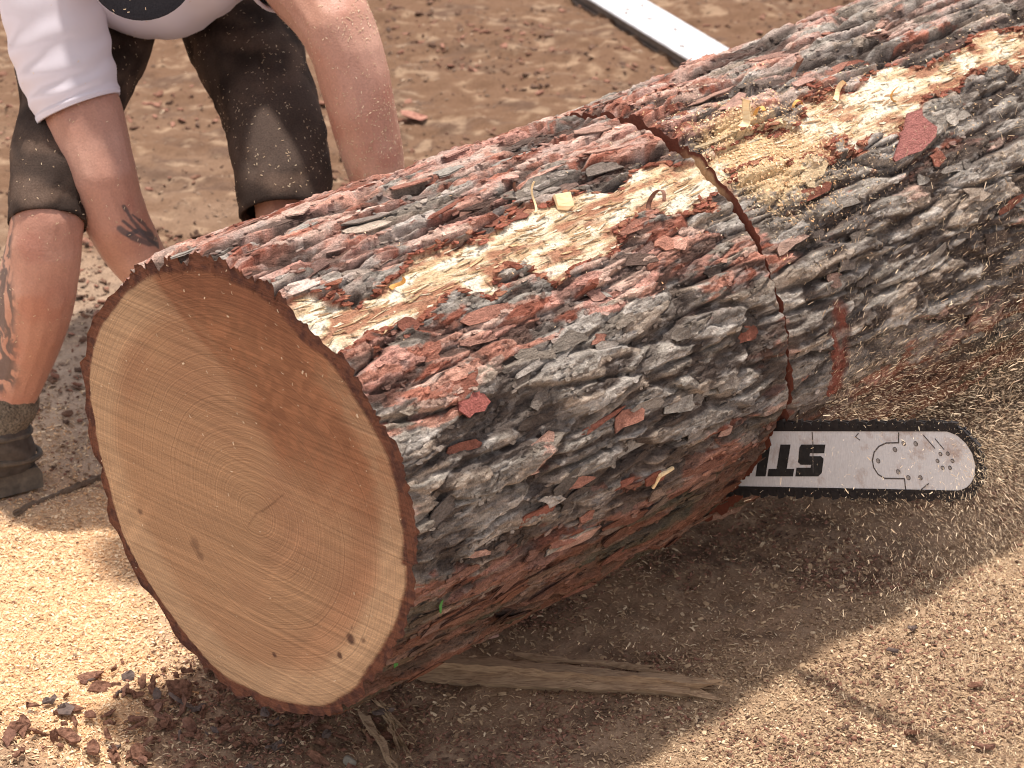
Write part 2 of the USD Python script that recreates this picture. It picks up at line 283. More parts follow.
    pal_r = np.array([(.40, .165, .115), (.54, .29, .22), (.47, .22, .16), (.62, .42, .34), (.30, .11, .075), (.57, .30, .24)])
    pal_g = np.array([(.29, .25, .215), (.39, .345, .30), (.23, .195, .17), (.38, .305, .245), (.46, .41, .365), (.28, .235, .195)])
    cr = pal_r[np.clip((hb * 6).astype(int), 0, 5)] * (.8 + .4 * hc)[..., None]
    cg = pal_g[np.clip((hb * 6).astype(int), 0, 5)] * (.75 + .5 * hc)[..., None]
    c = cg * (1 - red[..., None]) + cr * red[..., None]
    c = c * (.35 + 1.2 * n2(s * 70, u * 260, 54, 4))[..., None] * (.7 + .6 * n2(s * 30, u * 50, 55, 3))[..., None]
    c = mixc(c, (.68, .52, .45), .55 * sstep(58, 74, deg) * sstep(.46, .66, n2(s * 16, u * 70, 58, 4)))  # paler flakes on top, with sunlit brightness painted into them
    c = mixc(c, (.15, .080, .055), under * .78)  # lower flank darkened: its shade is put into the bark colour
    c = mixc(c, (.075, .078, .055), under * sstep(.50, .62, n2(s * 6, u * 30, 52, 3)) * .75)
    c = mixc(c, (.075, .054, .046), np.maximum(np.maximum(sstep(.2, .8, fur), sstep(.5, .0, f) * .8), crk * .65) * .86 * (1 - under * .4))  # dark inner bark in furrows and cracks, with crevice shade painted in
    c = mixc(c, (.60, .55, .51), sstep(.60, .74, n2(s * 60, u * 130, 53, 3)) * .45 * sstep(-10, 20, deg) * .5)
    # torn strip down to the bast along the upper flank
    m = strip_mask(deg, s)
    fib = n2(s * 14, u * 330, 61, 3)
    hs = -.0075 + .0030 * (fib - .5) + .0035 * (n2(s * 40, u * 60, 62, 3) - .5)
    h = h * (1 - m) + hs * m
    v = n2(s * 25, u * 60, 63, 3)
    cs = mixc(np.broadcast_to(np.array([.68, .48, .29]), s.shape + (3,)), (.86, .71, .50), sstep(.42, .62, fib))
    cs = mixc(cs, (.92, .84, .69), sstep(.52, .64, v) * .9)
    cs = mixc(cs, (.40, .18, .11), sstep(.50, .36, v) * .9)
    cs = mixc(cs, (.12, .08, .05), sstep(.68, .74, n2(s * 180, u * 190, 64, 2)) * .7)
    c = c * (1 - m[..., None]) + cs * m[..., None]
    # red ragged fringe beside the strip
    fringe = np.clip(4 * m * (1 - m), 0, 1)
    c = mixc(c, (.30, .12, .075), fringe * .8)
    # sawdust lying by the kerf
    dust = np.exp(-((s - .80) / .10) ** 2) * sstep(.66, .70, s) * np.exp(-((deg - 60) / 17) ** 2) + .35 * np.exp(-((s - .62) / .06) ** 2) * np.exp(-((deg - 66) / 9) ** 2)
    c = mixc(c, (.72, .53, .31), sstep(.40, .75, dust + 1.1 * (n2(s * 150, u * 150, 65, 3) - .5) + .12) * .85 * sstep(.05, .25, dust))
    # a red torn place on the lower flank
    t = np.exp(-((deg - 2 - (s - .79) * 60) / 13) ** 4 - ((s - .795 - .012 * (n2(u * 30, s * 8, 66, 2) - .5)) / .020) ** 4)
    t = sstep(.30, .65, t + .9 * (n2(s * 60, u * 40, 67, 3) - .5))
    c = mixc(c, (.24, .075, .052), t * sstep(.25, .55, n2(s * 60, u * 35, 69, 4)) * .95); h = h * (1 - t) + t * (-.003 + .003 * (n2(s * 200, u * 20, 68, 2) - .5))
    return h, np.clip(c, .01, .92)
def base_r(th, s):
    e = np.interp((th + math.pi * 1.06) % (2 * math.pi) - math.pi * 1.06, END, ENDR)
    w = sstep(.55, .0, s)
    mid = R - .006 * sstep(45, 85, np.degrees(th)) * np.exp(-((s - .65) / .5) ** 2)
    return e * w + mid * (1 - w)
TH = np.radians(np.concatenate([np.arange(-62, 136, .30), np.arange(136, 298.1, 3.0)]))
KERF = .688
def kerf_gap(th): return .0085 + .019 * sstep(42, 74, np.degrees(th))
def log_surface(ss, near):
    th, s = np.meshgrid(TH, ss); rough = s.copy()
    h, c = bark(th, s)
    sawn = np.minimum(np.where(near, s, 1), np.abs(s - .692)); h = h * (np.where(near & (s < .3), .75, .40) + np.where(near & (s < .3), .25, .60) * sstep(0, .035, sawn))
    r = base_r(th, s) + h
    if near:
        r = r - .006 * sstep(.012, 0, s) * sstep(.45, .7, n2(th * 14, s * 40, 71, 3))                       # bark chipped at the sawn rims
        low = sstep(0, -30, np.degrees(th)); s = s - .016 * low * sstep(KERF - .10, KERF, s); r = r - .016 * low * sstep(KERF - .20, KERF, rough)
        r = r - .005 * sstep(KERF - .010, KERF, rough) * sstep(.4, .65, n2(th * 16, s * 30, 72, 3))
    else:
        g = KERF + kerf_gap(th)
        s = np.maximum(s, 0) + 0.0
        s = np.where(s < .80, g + (s - .6965) * (.80 - g) / (.80 - .6965), s)
        r = r - .006 * sstep(g + .012, g, s) * sstep(.38, .62, n2(th * 16, s * 30, 73, 3))
    p = lpv(r * np.cos(th), r * np.sin(th), s)
    a, b = len(ss), len(TH)
    i, j = np.meshgrid(np.arange(a - 1), np.arange(b - 1), indexing='ij'); k = i * b + j
    return (p.reshape(-1, 3), np.stack([k, k + b, k + b + 1, k + 1], -1).reshape(-1, 4)), c.reshape(-1, 3), p, r
log = thing('pine_log', 'huge sawn pine log with flaking red and grey bark, being cut through', 'log')
ss1 = np.arange(0, KERF + 1e-6, KERF / 455)
ss2 = np.concatenate([np.arange(.6965, 1.62, .0019), np.arange(1.62, 2.2, .006), np.arange(2.2, 4.21, .02)])
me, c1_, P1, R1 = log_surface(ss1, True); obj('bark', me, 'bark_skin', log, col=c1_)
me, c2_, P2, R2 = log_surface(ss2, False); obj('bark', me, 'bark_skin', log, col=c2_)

# the sawn end: its rim is the bark's first ring
PITH = face_at(256, 514)
def face_mesh(rim_r, th, step):
    rings = np.concatenate([np.arange(.004, .285, step) / .29, [.96, .975, .985, .993, 1.0]])
    rings = np.unique(np.round(rings, 4))
    n_, z_ = np.outer(rings, rim_r * np.cos(th)), np.outer(rings, rim_r * np.sin(th))
    a, b = n_.shape
    i, j = np.meshgrid(np.arange(a - 1), np.arange(b), indexing='ij')
    q = np.stack([i * b + j, (i + 1) * b + j, (i + 1) * b + (j + 1) % b, i * b + (j + 1) % b], -1).reshape(-1, 4)
    f = np.vstack([q[:, [0, 1, 2]], q[:, [0, 2, 3]], np.stack([np.zeros(b - 2, int), np.arange(1, b - 1), np.arange(2, b)], -1)])
    return n_, z_, f
def bark_depth(th): return .014 + .008 * np.exp(-((np.degrees(th) - 25) / 45) ** 2) + .010 * np.exp(-((np.degrees(th) - 85) / 30) ** 2) + .006 * np.exp(-((np.degrees(th) + 80) / 40) ** 2)
def face_colour(n_, z_, rim, th):
    from scipy.ndimage import gaussian_filter1d
    rr, ang = np.hypot(n_, z_), np.arctan2(z_, n_); rim = gaussian_filter1d(rim, 16, mode='wrap')
    dep = np.broadcast_to(rim, n_.shape) - rr
    w = n2(n_ * 14, z_ * 14, 81, 3) - .5
    c = np.broadcast_to(np.array([.43, .25, .136]), n_.shape + (3,)).copy()
    c = mixc(c, (.37, .195, .108), sstep(.42, .62, n2(n_ * 7, z_ * 7, 82, 3)) * .7)
    # sapwood: a paler ring under the bark, missing at the top where the face is stained
    sap = sstep(.080, .045, dep + .05 * w) * (1 - np.exp(-((np.degrees(ang) - 88) / 34) ** 4))
    c = mixc(c, (.50, .325, .19), sap * .8)
    heart = sstep(.05, .07, dep + .02 * w) * sstep(.125, .085, dep + .02 * w) * np.exp(-((np.degrees(ang) + 10) / 75) ** 2)
    c = mixc(c, (.37, .185, .10), heart * .6)
    # damp red-brown stain, a wedge from the top bark down to the middle and over to the right
    lx = np.interp(z_, [-.05, .04, .10, .16, .20, .235, .27, .31], [.30, .10, .028, -.02, -.085, -.135, -.14, -.14]) + .012 * w
    st = sstep(-.030, .035, n_ - lx + .05 * w) * sstep(-.02, .12, z_ - .01 + .08 * w)
    st = st * (1 - .55 * sstep(.075, .045, dep) * sstep(62, 40, np.degrees(ang)))
    c = mixc(c, (.26, .112, .055), st * (.92 + .4 * w))
    c = c * (1 + .16 * sstep(.5, .72, n2((n_ * .62 + z_ * .78) * 2.5, (z_ * .62 - n_ * .78) * 60, 89, 3)) * sstep(.3, .6, n2(n_ * 8, z_ * 8, 90, 2)))[..., None]
    for a_, b_ in (((256, 514), (276, 502)), ((256, 514), (248, 526)), ((262, 512), (284, 494))):
        a_, b_ = face_at(*a_), face_at(*b_); ab = b_ - a_; t_ = np.clip(((n_ - a_[0]) * ab[0] + (z_ - a_[1]) * ab[1]) / (ab @ ab), 0, 1)
        c = mixc(c, (.16, .075, .04), sstep(.0016, .0004, np.hypot(n_ - a_[0] - t_ * ab[0], z_ - a_[1] - t_ * ab[1])) * .4)
    edge = np.exp(-((n_ - lx) / .012) ** 2) * sstep(.05, .12, z_)
    c = mixc(c, (.25, .095, .045), edge * sstep(.10, .20, z_) * .55)
    c = mixc(c, (.36, .16, .08), st * sstep(.46, .62, n2(n_ * 90, z_ * 90, 83, 4)) * .75)
    c = mixc(c, (.20, .075, .04), sstep(.09, .03, dep) * np.exp(-((np.degrees(ang) - 92) / 30) ** 4) * .6)
    for (px, py, sz, k) in ((350, 638, .012, 1), (352, 628, .008, 1), (340, 655, .008, 1), (275, 655, .006, 1), (363, 640, .007, .7), (140, 512, .008, .7), (195, 545, .016, .5), (200, 555, .012, .5)):
        q = face_at(px, py); d = np.hypot(n_ - q[0], z_ - q[1]) + .010 * (n2(n_ * 90, z_ * 90, 84, 2) - .5)
        c = mixc(c, (.09, .04, .028), sstep(sz * .75, sz * .25, d) * k * .9)
    # bark seen in section
    bk = sstep(.002, -.002, dep - bark_depth(np.broadcast_to(th, n_.shape)) * (1 + 1.0 * (n2(np.cos(ang) * 5, np.sin(ang) * 5, 86, 3) - .5)))
    bc = mixc(np.broadcast_to(np.array([.17, .068, .04]), n_.shape + (3,)), (.10, .042, .03), sstep(.45, .62, n2(n_ * 80, z_ * 80, 85, 3)))
    return c * (1 - bk[..., None]) + bc * bk[..., None], bk
thf = np.linspace(0, 2 * math.pi, 720, endpoint=False)
thw = TH.copy()
def rim_at(row_r): return np.interp((thf + math.radians(62)) % (2 * math.pi) - math.radians(62), thw, row_r)
rim = rim_at(R1[0])
n_, z_, ff = face_mesh(rim, thf, .0022)
fc, bk = face_colour(n_, z_, rim, thf)
dz = -.0012 * bk + .0014 * (n2(n_ * 220, z_ * 220, 87, 2) - .5) * (0.4 + bk * 2)
dz[-1] = 0
# the face lies in its own plane frame (x across, y up, z out of the face), so that the growth rings centre on the pith
numbered(str(log.GetPath()), 'cut_face')
om = np.array([*N, 0, *UP, 0, *(-A), 0, *lp(PITH[0], PITH[1], 0), 1])
fm = usdkit.mesh(stage, str(log.GetPath()) + '/cut_face', (np.stack([n_ - PITH[0], z_ - PITH[1], dz], -1).reshape(-1, 3), ff[:, ::1]), M['end_grain'], smooth=True)
UsdGeom.Xformable(fm).AddTransformOp().Set(Gf.Matrix4d(*om.tolist()))
UsdGeom.PrimvarsAPI(fm).CreatePrimvar('col', Sdf.ValueTypeNames.Color3fArray, 'vertex').Set(Vt.Vec3fArray.FromNumpy(fc.reshape(-1, 3).astype(np.float32)))
# the two walls of the kerf, and the wood still holding below the bar
for row, s_of, sgn in ((R1[-1], lambda t: KERF + 0 * t, 1), (R2[0], lambda t: KERF + kerf_gap(t), -1)):
    rm = rim_at(row); n_, z_, ff = face_mesh(rm, thf, .012)
    ang = np.broadcast_to((thf + math.radians(62)) % (2 * math.pi) - math.radians(62), n_.shape)
    dep = np.broadcast_to(rm, n_.shape) - np.hypot(n_, z_)
    kc = mixc(np.broadcast_to(np.array([.58, .38, .21]), n_.shape + (3,)), (.15, .050, .032), sstep(.045, .030, dep) * (1 - .95 * np.exp(-((np.degrees(ang) - 62) / 9) ** 4) * sstep(.004, .010, dep)))
    pz = lpv(n_, z_, s_of(ang) + sgn * .0012 * (n2(n_ * 20, z_ * 200, 88, 2) - .5))
    obj('kerf_wall', (pz.reshape(-1, 3), ff[:, ::sgn]), 'kerf_wood', log, col=kc.reshape(-1, 3))
hp = [lp(.26 * math.cos(t), .26 * math.sin(t), KERF + d) for d in (-.01, .02) for t in np.radians(np.arange(-150, -45, 7))]
obj('hinge_wood', trimesh.convex.convex_hull(np.array(hp)), 'timber', log, smooth=False)
back_rim = rim_at(R2[-1]); n_, z_, ff = face_mesh(back_rim, thf, .03)
obj('cut_face', (lpv(n_, z_, np.full(n_.shape, 4.2)).reshape(-1, 3), ff), 'timber', log)
def surf_r(th, s):
    th_, s_ = np.atleast_1d(th).astype(float), np.atleast_1d(s).astype(float)
    th_ = (th_ + math.radians(62)) % (2 * math.pi) - math.radians(62)
    out = np.empty(th_.shape)
    for P_, sel in (((ss1, R1), s_ < KERF), ((ss2, R2), s_ >= KERF)):
        if sel.any():
            i = np.clip(np.searchsorted(P_[0], s_[sel]), 0, len(P_[0]) - 1); j = np.clip(np.searchsorted(TH, th_[sel]), 0, len(TH) - 1)
            out[sel] = P_[1][i, j]
    return out
def surf_c(th, s):
    ss, cc, a = (ss1, c1_, len(ss1)) if s < KERF else (ss2, c2_, len(ss2))
    cc = cc.reshape(a, len(TH), 3); i = int(np.clip(np.searchsorted(ss, s), 2, a - 3)); j = int(np.clip(np.searchsorted(TH, th), 2, len(TH) - 3))
    return cc[i - 2:i + 3, j - 2:j + 3].mean((0, 1))
def plate(th0, s0, L, W, thick, lift, curl, r, skew=0.0, npt=10, base=None):
    """a thin broken plate of bark over the log's surface: outline ragged, one edge lifted"""
    a = np.sort(r.uniform(0, 2 * math.pi, npt)); a = np.linspace(0, 2 * math.pi, npt, endpoint=False) + r.uniform(-.22, .22, npt)
    rad = .88 + .16 * np.sin(a * 2 + r.uniform(0, 6)) + .12 * np.sin(a * 3 + r.uniform(0, 6)) + r.uniform(-.24, .2, npt)
    def shp(k): return np.stack([rad * k * L / 2 * np.sign(np.cos(a)) * np.abs(np.cos(a)) ** .75, rad * k * W / 2 * np.sign(np.sin(a)) * np.abs(np.sin(a)) ** .75], -1)
    rings = [np.zeros((1, 2)), shp(.55), shp(1.0)]
    pts = np.vstack(rings)
    x, y = pts[:, 0], pts[:, 1]
    x, y = x * math.cos(skew) - y * math.sin(skew), x * math.sin(skew) + y * math.cos(skew)
    th, s = th0 + y / R, s0 + x
    b = np.median(surf_r(th, s)) if base is None else base
    l1, l2 = r.uniform(-1, 1), r.uniform(-1, 1)
    t = lift + curl * np.clip(l1 * 2 * x / L + l2 * 2 * y / W, -.3, 1.5) ** 1 + .0022 * (n2(x * 120 + s0 * 99, y * 300, 48, 2) - .5)
    top, bot = b + t + thick, b + t
    top[1 + npt:] -= thick * .35
    V = np.vstack([lpv(rr * np.cos(th), rr * np.sin(th), s) for rr in (top, bot)]); n = 1 + 2 * npt
    f = []
    for o, flip in ((0, False), (n, True)):
        g = []
        for q in range(npt):
            w = (q + 1) % npt
            g += [(o, o + 1 + q, o + 1 + w), (o + 1 + q, o + 1 + npt + q, o + 1 + npt + w), (o + 1 + q, o + 1 + npt + w, o + 1 + w)]
        f += [t_[::-1] for t_ in g] if not flip else g
    for q in range(npt):
        w = (q + 1) % npt; e, e2 = 1 + npt + q, 1 + npt + w
        f += [(e, n + e, n + e2), (e, n + e2, e2)][::1]
    m_ = trimesh.Trimesh(V, f, process=False)
    return m_
r = np.random.default_rng(5)
count = 0
plates = []
while count < 285:                                         # single plates that stand off the trunk, nearest part of the log first
    deg, s = r.uniform(-50, 112), r.uniform(.012, 1.75) ** 1.0
    if r.random() < s / 2.6 or abs(s - KERF) < .05: continue
    if strip_mask(np.array([deg]), np.array([s]))[0] > .25: continue
    red = .36 + .45 * math.exp(-((deg - 44) / 16) ** 2) * (s < .75) + (.14 if deg > 66 else 0) - .2 * math.exp(-((deg - 12) / 14) ** 2)
    L, W = r.uniform(.024, .080) * (1.25 if deg > 66 or deg < -10 else 1), r.uniform(.009, .026)
    pm = plate(math.radians(deg), s, L, W, r.uniform(.0016, .0034), r.uniform(-.0018, .0020), r.uniform(.001, .0045), r, r.normal() * .14)
    pc = surf_c(math.radians(deg), s) * r.uniform(.85, 1.35)
    if r.random() < .3: pc = np.array([(.40, .19, .14), (.30, .12, .085), (.38, .34, .30), (.46, .28, .22)][int(r.integers(4))]) * (1 if deg > -15 else .5)  # low plates darkened to carry on the painted shade of the flank
    pv = np.asarray(pm.vertices); pn = meshkit.fbm(pv * 90, 4, 57)
    plates.append((pm, np.clip(pc * (.4 + 1.15 * pn)[:, None], .01, .9)))
    count += 1
for pm, pc in plates: obj('bark_plate', pm, 'bark_skin', log, smooth=True, col=pc)
# small shreds of bark and wood fibres, too many to count
def shreds(n, pick, mats, thick):
    V, Fc, C, o = [], [], [], 0
    for _ in range(n):
        th0, s0, L, W, col_ = pick()
        b = surf_r(th0, s0)[0]; nn = 5
        a = np.linspace(0, 2 * math.pi, nn, endpoint=False) + r.uniform(-.4, .4, nn)
        x, y = np.cos(a) * L / 2 * r.uniform(.6, 1.1, nn), np.sin(a) * W / 2 * r.uniform(.6, 1.1, nn)
        sk = r.normal() * .16; x, y = x * math.cos(sk) - y * math.sin(sk), x * math.sin(sk) + y * math.cos(sk)
        t = b + r.uniform(-.0008, .0014) + x * r.normal() * .07 + y * r.normal() * .16
        th, s = th0 + y / R, s0 + x
        top, bot = lpv((t + thick) * np.cos(th), (t + thick) * np.sin(th), s), lpv(t * np.cos(th), t * np.sin(th), s)
        V += [top, bot]
        Fc += [(o, o + q + 1, o + q) for q in range(1, nn - 1)] + [(o + nn, o + nn + q, o + nn + q + 1) for q in range(1, nn - 1)]
        for q in range(nn): w = (q + 1) % nn; Fc += [(o + q, o + w, o + nn + w), (o + q, o + nn + w, o + nn + q)]
        C.append(np.tile(np.asarray(col_) * r.uniform(.75, 1.2), (2 * nn, 1))); o += 2 * nn
    return trimesh.Trimesh(np.vstack(V), Fc, process=False), np.clip(np.vstack(C), 0, .92)
REDS, GREYS, WOODS = [(.42, .18, .12), (.50, .27, .21), (.30, .11, .07), (.56, .36, .29)], [(.28, .25, .22), (.40, .37, .33), (.20, .175, .155), (.36, .30, .24)], [(.74, .58, .38), (.84, .74, .56), (.66, .47, .27), (.52, .33, .19)]
def pick_bark():
    while True:
        deg, s = r.uniform(-50, 115), r.uniform(.004, 1.75)
        if r.random() > s / 3 and abs(s - KERF - .004) > .02 and strip_mask(np.array([deg]), np.array([s]))[0] < .2: break
    rp = .3 + .45 * math.exp(-((deg - 46) / 16) ** 2) * (s < .8) + (.25 if deg < -12 else 0) + (.15 if deg > 66 else 0) - .15 * math.exp(-((deg - 12) / 14) ** 2)
    cc = surf_c(math.radians(deg), s) * r.uniform(.7, 1.4)
    return math.radians(deg), s, r.uniform(.004, .018), r.uniform(.003, .008), cc
sm, sc = shreds(4500, pick_bark, None, .0011); obj('bark_shreds', sm, 'bark_skin', log, smooth=False, col=sc, kind='stuff')
def pick_wood():
    while True:
        deg, s = r.normal(61, 8), r.uniform(.004, 1.7)
        if strip_mask(np.array([deg]), np.array([s]))[0] > .3 and abs(s - KERF - .004) > .02: break
    return math.radians(deg), s, r.uniform(.010, .045), r.uniform(.0012, .004), random.choice(WOODS)
sm, sc = shreds(520, pick_wood, None, .0008); obj('wood_fibres', sm, 'bark_skin', log, smooth=False, col=sc, kind='stuff')
def pick_fringe():
    while True:
        deg, s = r.normal(61, 12), r.uniform(.004, 1.7)
        m = strip_mask(np.array([deg]), np.array([s]))[0]
        if .05 < m < .75 and abs(s - KERF - .004) > .02: break
    return math.radians(deg), s, r.uniform(.006, .026), r.uniform(.003, .009), random.choice([(.30, .11, .07), (.22, .075, .05), (.42, .19, .12), (.36, .13, .09)])
sm, sc = shreds(1000, pick_fringe, None, .0014); obj('bast_shreds', sm, 'bark_skin', log, smooth=False, col=sc, kind='stuff')
# ------------------------------------------------------------------ shapes used by the rest
def smoothed(m, n=10): trimesh.smoothing.filter_taubin(m, lamb=.5, nu=.52, iterations=n); return m
def ball(p, rad, q=20): return manifold3d.Manifold.sphere(float(rad), q).translate([float(x) for x in p])
def hull(*bs): return manifold3d.Manifold.batch_hull(list(bs))
def join(ms): return manifold3d.Manifold.batch_boolean(ms, manifold3d.OpType.Add)
def to_tri(m): g = m.to_mesh(); return trimesh.Trimesh(np.array(g.vert_properties[:, :3]), np.array(g.tri_verts), process=False)
def chain(st, q=20):
    b = [ball(p, rad, q) for p, rad in st]
    return [hull(x, y) for x, y in zip(b, b[1:])]
def pst(rows): return [(at(x, y, d), hw * d / F) for x, y, d, hw in rows]      # (pixel, pixel, depth, half width in pixels) to points and radii
def tube(pts, rad, sides=10, sub=6):
    from scipy.interpolate import CubicSpline
    pts = np.asarray(pts, float)
    if len(pts) > 2: t = np.arange(len(pts)); pts = CubicSpline(t, pts)(np.linspace(0, len(pts) - 1, (len(pts) - 1) * sub + 1))
    t = np.gradient(pts, axis=0); t /= np.linalg.norm(t, axis=1, keepdims=True)
    ref = np.array([.31, .17, .93]); a = np.cross(t, ref); a /= np.linalg.norm(a, axis=1, keepdims=True); b = np.cross(t, a)
    an = np.arange(sides) * 2 * math.pi / sides; rad = np.broadcast_to(rad, (len(pts),))
    v = pts[:, None] + rad[:, None, None] * (np.cos(an)[None, :, None] * a[:, None] + np.sin(an)[None, :, None] * b[:, None])
    n = len(pts); i, j = np.meshgrid(np.arange(n - 1), np.arange(sides), indexing='ij')
    q = np.stack([i * sides + j, i * sides + (j + 1) % sides, (i + 1) * sides + (j + 1) % sides, (i + 1) * sides + j], -1).reshape(-1, 4)
    V = np.vstack([v.reshape(-1, 3), pts[:1], pts[-1:]]); e = n * sides
    f = np.vstack([q[:, [0, 1, 2]], q[:, [0, 2, 3]], [(e, (k + 1) % sides, k) for k in range(sides)], [(e + 1, (n - 1) * sides + k, (n - 1) * sides + (k + 1) % sides) for k in range(sides)]])
    m = trimesh.Trimesh(V, f, process=False); m.fix_normals() if False else None
    return m
def loft(rows, sides=72, rings=70, wrinkle=None, hem=True):
    """a cloth tube through (pixel, pixel, depth, half width px, depth ratio); open at the last ring, where the cloth turns in"""
    from scipy.interpolate import PchipInterpolator
    k = np.arange(len(rows)); tt = np.linspace(0, len(rows) - 1, rings)
    P = PchipInterpolator(k, np.array([at(*x[:3]) for x in rows]))(tt)
    hw = PchipInterpolator(k, [x[3] * x[2] / F for x in rows])(tt); ra = PchipInterpolator(k, [x[4] if len(x) > 4 else 1.0 for x in rows])(tt)
    T = np.gradient(P, axis=0); T /= np.linalg.norm(T, axis=1, keepdims=True)
    S = np.array([1.0, 0, 0]) - T * T[:, :1]; S /= np.linalg.norm(S, axis=1, keepdims=True); B = np.cross(T, S)
    an = np.arange(sides) * 2 * math.pi / sides
    rr = np.ones((rings, sides))
    if wrinkle is not None: rr = rr + wrinkle(tt[:, None] / (len(rows) - 1) + 0 * an, an[None, :] + 0 * tt[:, None])
    v = P[:, None] + (hw[:, None] * rr)[..., None] * (np.cos(an)[None, :, None] * S[:, None] + np.sin(an)[None, :, None] * (B * ra[:, None])[:, None])
    if hem:
        inn = P[-1] + (v[-1] - P[-1]) * .93; inn2 = P[-4] + (v[-4] - P[-4]) * .92
        v = np.concatenate([v, inn[None], inn2[None]]); rings += 2
    i, j = np.meshgrid(np.arange(rings - 1), np.arange(sides), indexing='ij')
    q = np.stack([i * sides + j, i * sides + (j + 1) % sides, (i + 1) * sides + (j + 1) % sides, (i + 1) * sides + j], -1).reshape(-1, 4)
    V = np.vstack([v.reshape(-1, 3), P[:1]]); e = len(V) - 1
    f = np.vstack([q[:, [0, 1, 2]], q[:, [0, 2, 3]], [(e, (k + 1) % sides, k) for k in range(sides)]])
    return trimesh.Trimesh(V, f, process=False)
def vnoise(m, amp, scale, seed=0): m.vertices += m.vertex_normals * (amp * (meshkit.fbm(np.asarray(m.vertices) * scale, 3, seed) - .5))[:, None]; return m

# ------------------------------------------------------------------ the chainsaw: bar in the kerf, powerhead on the far side
TILT = math.radians(18.3)
BE, BW = math.cos(TILT) * N + math.sin(TILT) * UP, -math.sin(TILT) * N + math.cos(TILT) * UP        # along the bar to its nose; across it
BO = lp(.5500, -.0235, 0) ; BS = .6893                                                             # nose centre; the bar's near face
def bp(x, y, s=BS): return BO + x * BE + y * BW + s * A
def bar_at(px, py):
    q = face_at(px, py, BS); v = q[0] * N + q[1] * UP + C0 - BO; return np.array([v @ BE, v @ BW])
saw = thing('chainsaw', 'chainsaw whose long grey bar sticks out of the kerf below the log', 'chainsaw')
from shapely.geometry import Polygon, LineString, Point
from shapely import affinity
def plate_mesh(poly, s0, s1):
    """a flat shape in the bar's plane, from depth s0 (towards the camera) to s1"""
    ms = []
    for g in getattr(poly, 'geoms', [poly]):
        m = trimesh.creation.extrude_polygon(g, abs(s1 - s0), engine='earcut')
        v = np.asarray(m.vertices); v = bp(0, 0, 0) + np.outer(v[:, 0], BE) + np.outer(v[:, 1], BW) + np.outer(s1 - v[:, 2], A)
        ms.append(trimesh.Trimesh(v, np.asarray(m.faces), process=False))
    return trimesh.util.concatenate(ms)
XB = -.93
def stadium(w, w2=None): return Polygon([(XB, -(w2 or w)), (XB, (w2 or w))] + [(w * math.sin(t), w * math.cos(t)) for t in np.linspace(0, math.pi, 28)])
obj('guide_bar', plate_mesh(stadium(.0388), BS, BS + .0055), 'bar_paint', saw, smooth=False)
obj('drive_strip', plate_mesh(stadium(.0500).difference(stadium(.037).buffer(-.0005)), BS + .0012, BS + .0043), 'chain_steel', saw, smooth=False)
rail = stadium(.0400).exterior
pitch, n_links = .0155, 118
L0 = rail.length
link = trimesh.util.concatenate([trimesh.convex.convex_hull(np.array([[x, y, z] for x, y in [(-.0078, -.002), (.0078, -.002), (.0085, .004), (-.0085, .004), (-.0060, .0112), (.005, .0100)] for z in zz])) for zz in ((-.0036, -.0016), (.0016, .0036))])
cutter = trimesh.convex.convex_hull(np.array([[x, y, z] for x, y in [(-.0075, .002), (.006, .002), (.0068, .0142), (-.004, .0120)] for z in (-.0042, .0010)]))
for q in range(n_links):
    d = q * pitch
    p, p2 = rail.interpolate(d % L0), rail.interpolate((d + .002) % L0)
    if p.x < -.90 and abs(p.y) < .03: continue
    t = np.array([p2.x - p.x, p2.y - p.y]); t /= np.linalg.norm(t); nn = np.array([-t[1], t[0]])
    if nn @ np.array([p.x if p.x > 0 else 0, p.y]) < 0: nn = -nn
    m = trimesh.util.concatenate([link, cutter]) if q % 2 == 0 else link
    v = np.asarray(m.vertices); xy = np.array([p.x, p.y]) + np.outer(v[:, 0], t) + np.outer(v[:, 1] + .001, nn)
    obj('chain_link', (bp(0, 0, BS + .00275) + np.outer(xy[:, 0], BE) + np.outer(xy[:, 1], BW) + np.outer(v[:, 2], A), np.asarray(m.faces)), 'chain_steel', saw, smooth=False)
def pxpoly(pts): return Polygon([bar_at(*p) for p in pts])
def c5(x, y): return (720 + x / 3.368, 400 + y / 3.368)
S_ = [(257, 222), (335, 222), (335, 216), (262, 216), (268, 166), (284, 150), (357, 150), (351, 180), (296, 180), (296, 190), (352, 190), (344, 240), (330, 256), (254, 256)]
S_ = [(263, 181), (269, 150), (355, 150), (350, 182), (302, 182), (300, 192), (338, 192), (347, 200), (341, 248), (331, 257), (254, 257), (259, 227), (307, 227), (309, 217), (270, 217), (262, 208)]
S_ = [(x, y) for x, y in [(274, 150), (355, 150), (351, 179), (303, 179), (302, 189), (340, 189), (349, 198), (343, 246), (331, 257), (254, 257), (258, 228), (306, 228), (308, 218), (272, 218), (263, 209), (268, 160)]]
T_ = [(160, 257), (164, 232), (191, 232), (204, 150), (238, 150), (225, 232), (250, 232), (246, 257)]
I_ = [(120, 257), (136, 150), (170, 150), (154, 257)]
H_ = [(x - 52, y) for x, y in [(60, 257), (76, 150), (110, 150), (103, 192), (128, 192), (134, 150), (168, 150), (152, 257), (118, 257), (124, 217), (99, 217), (93, 257)]]
L_ = [(x - 155, y) for x, y in [(60, 257), (74, 150), (160, 150), (154, 182), (106, 182), (94, 257)]]
for g in (S_, T_, I_, H_, L_):
    obj('letter', plate_mesh(pxpoly([c5(*p) for p in g]).buffer(0), BS - .0004, BS + .001), 'ink_black', saw, smooth=False)
def c6(x, y): return (680 + x / 2.744, 240 + y / 2.744)
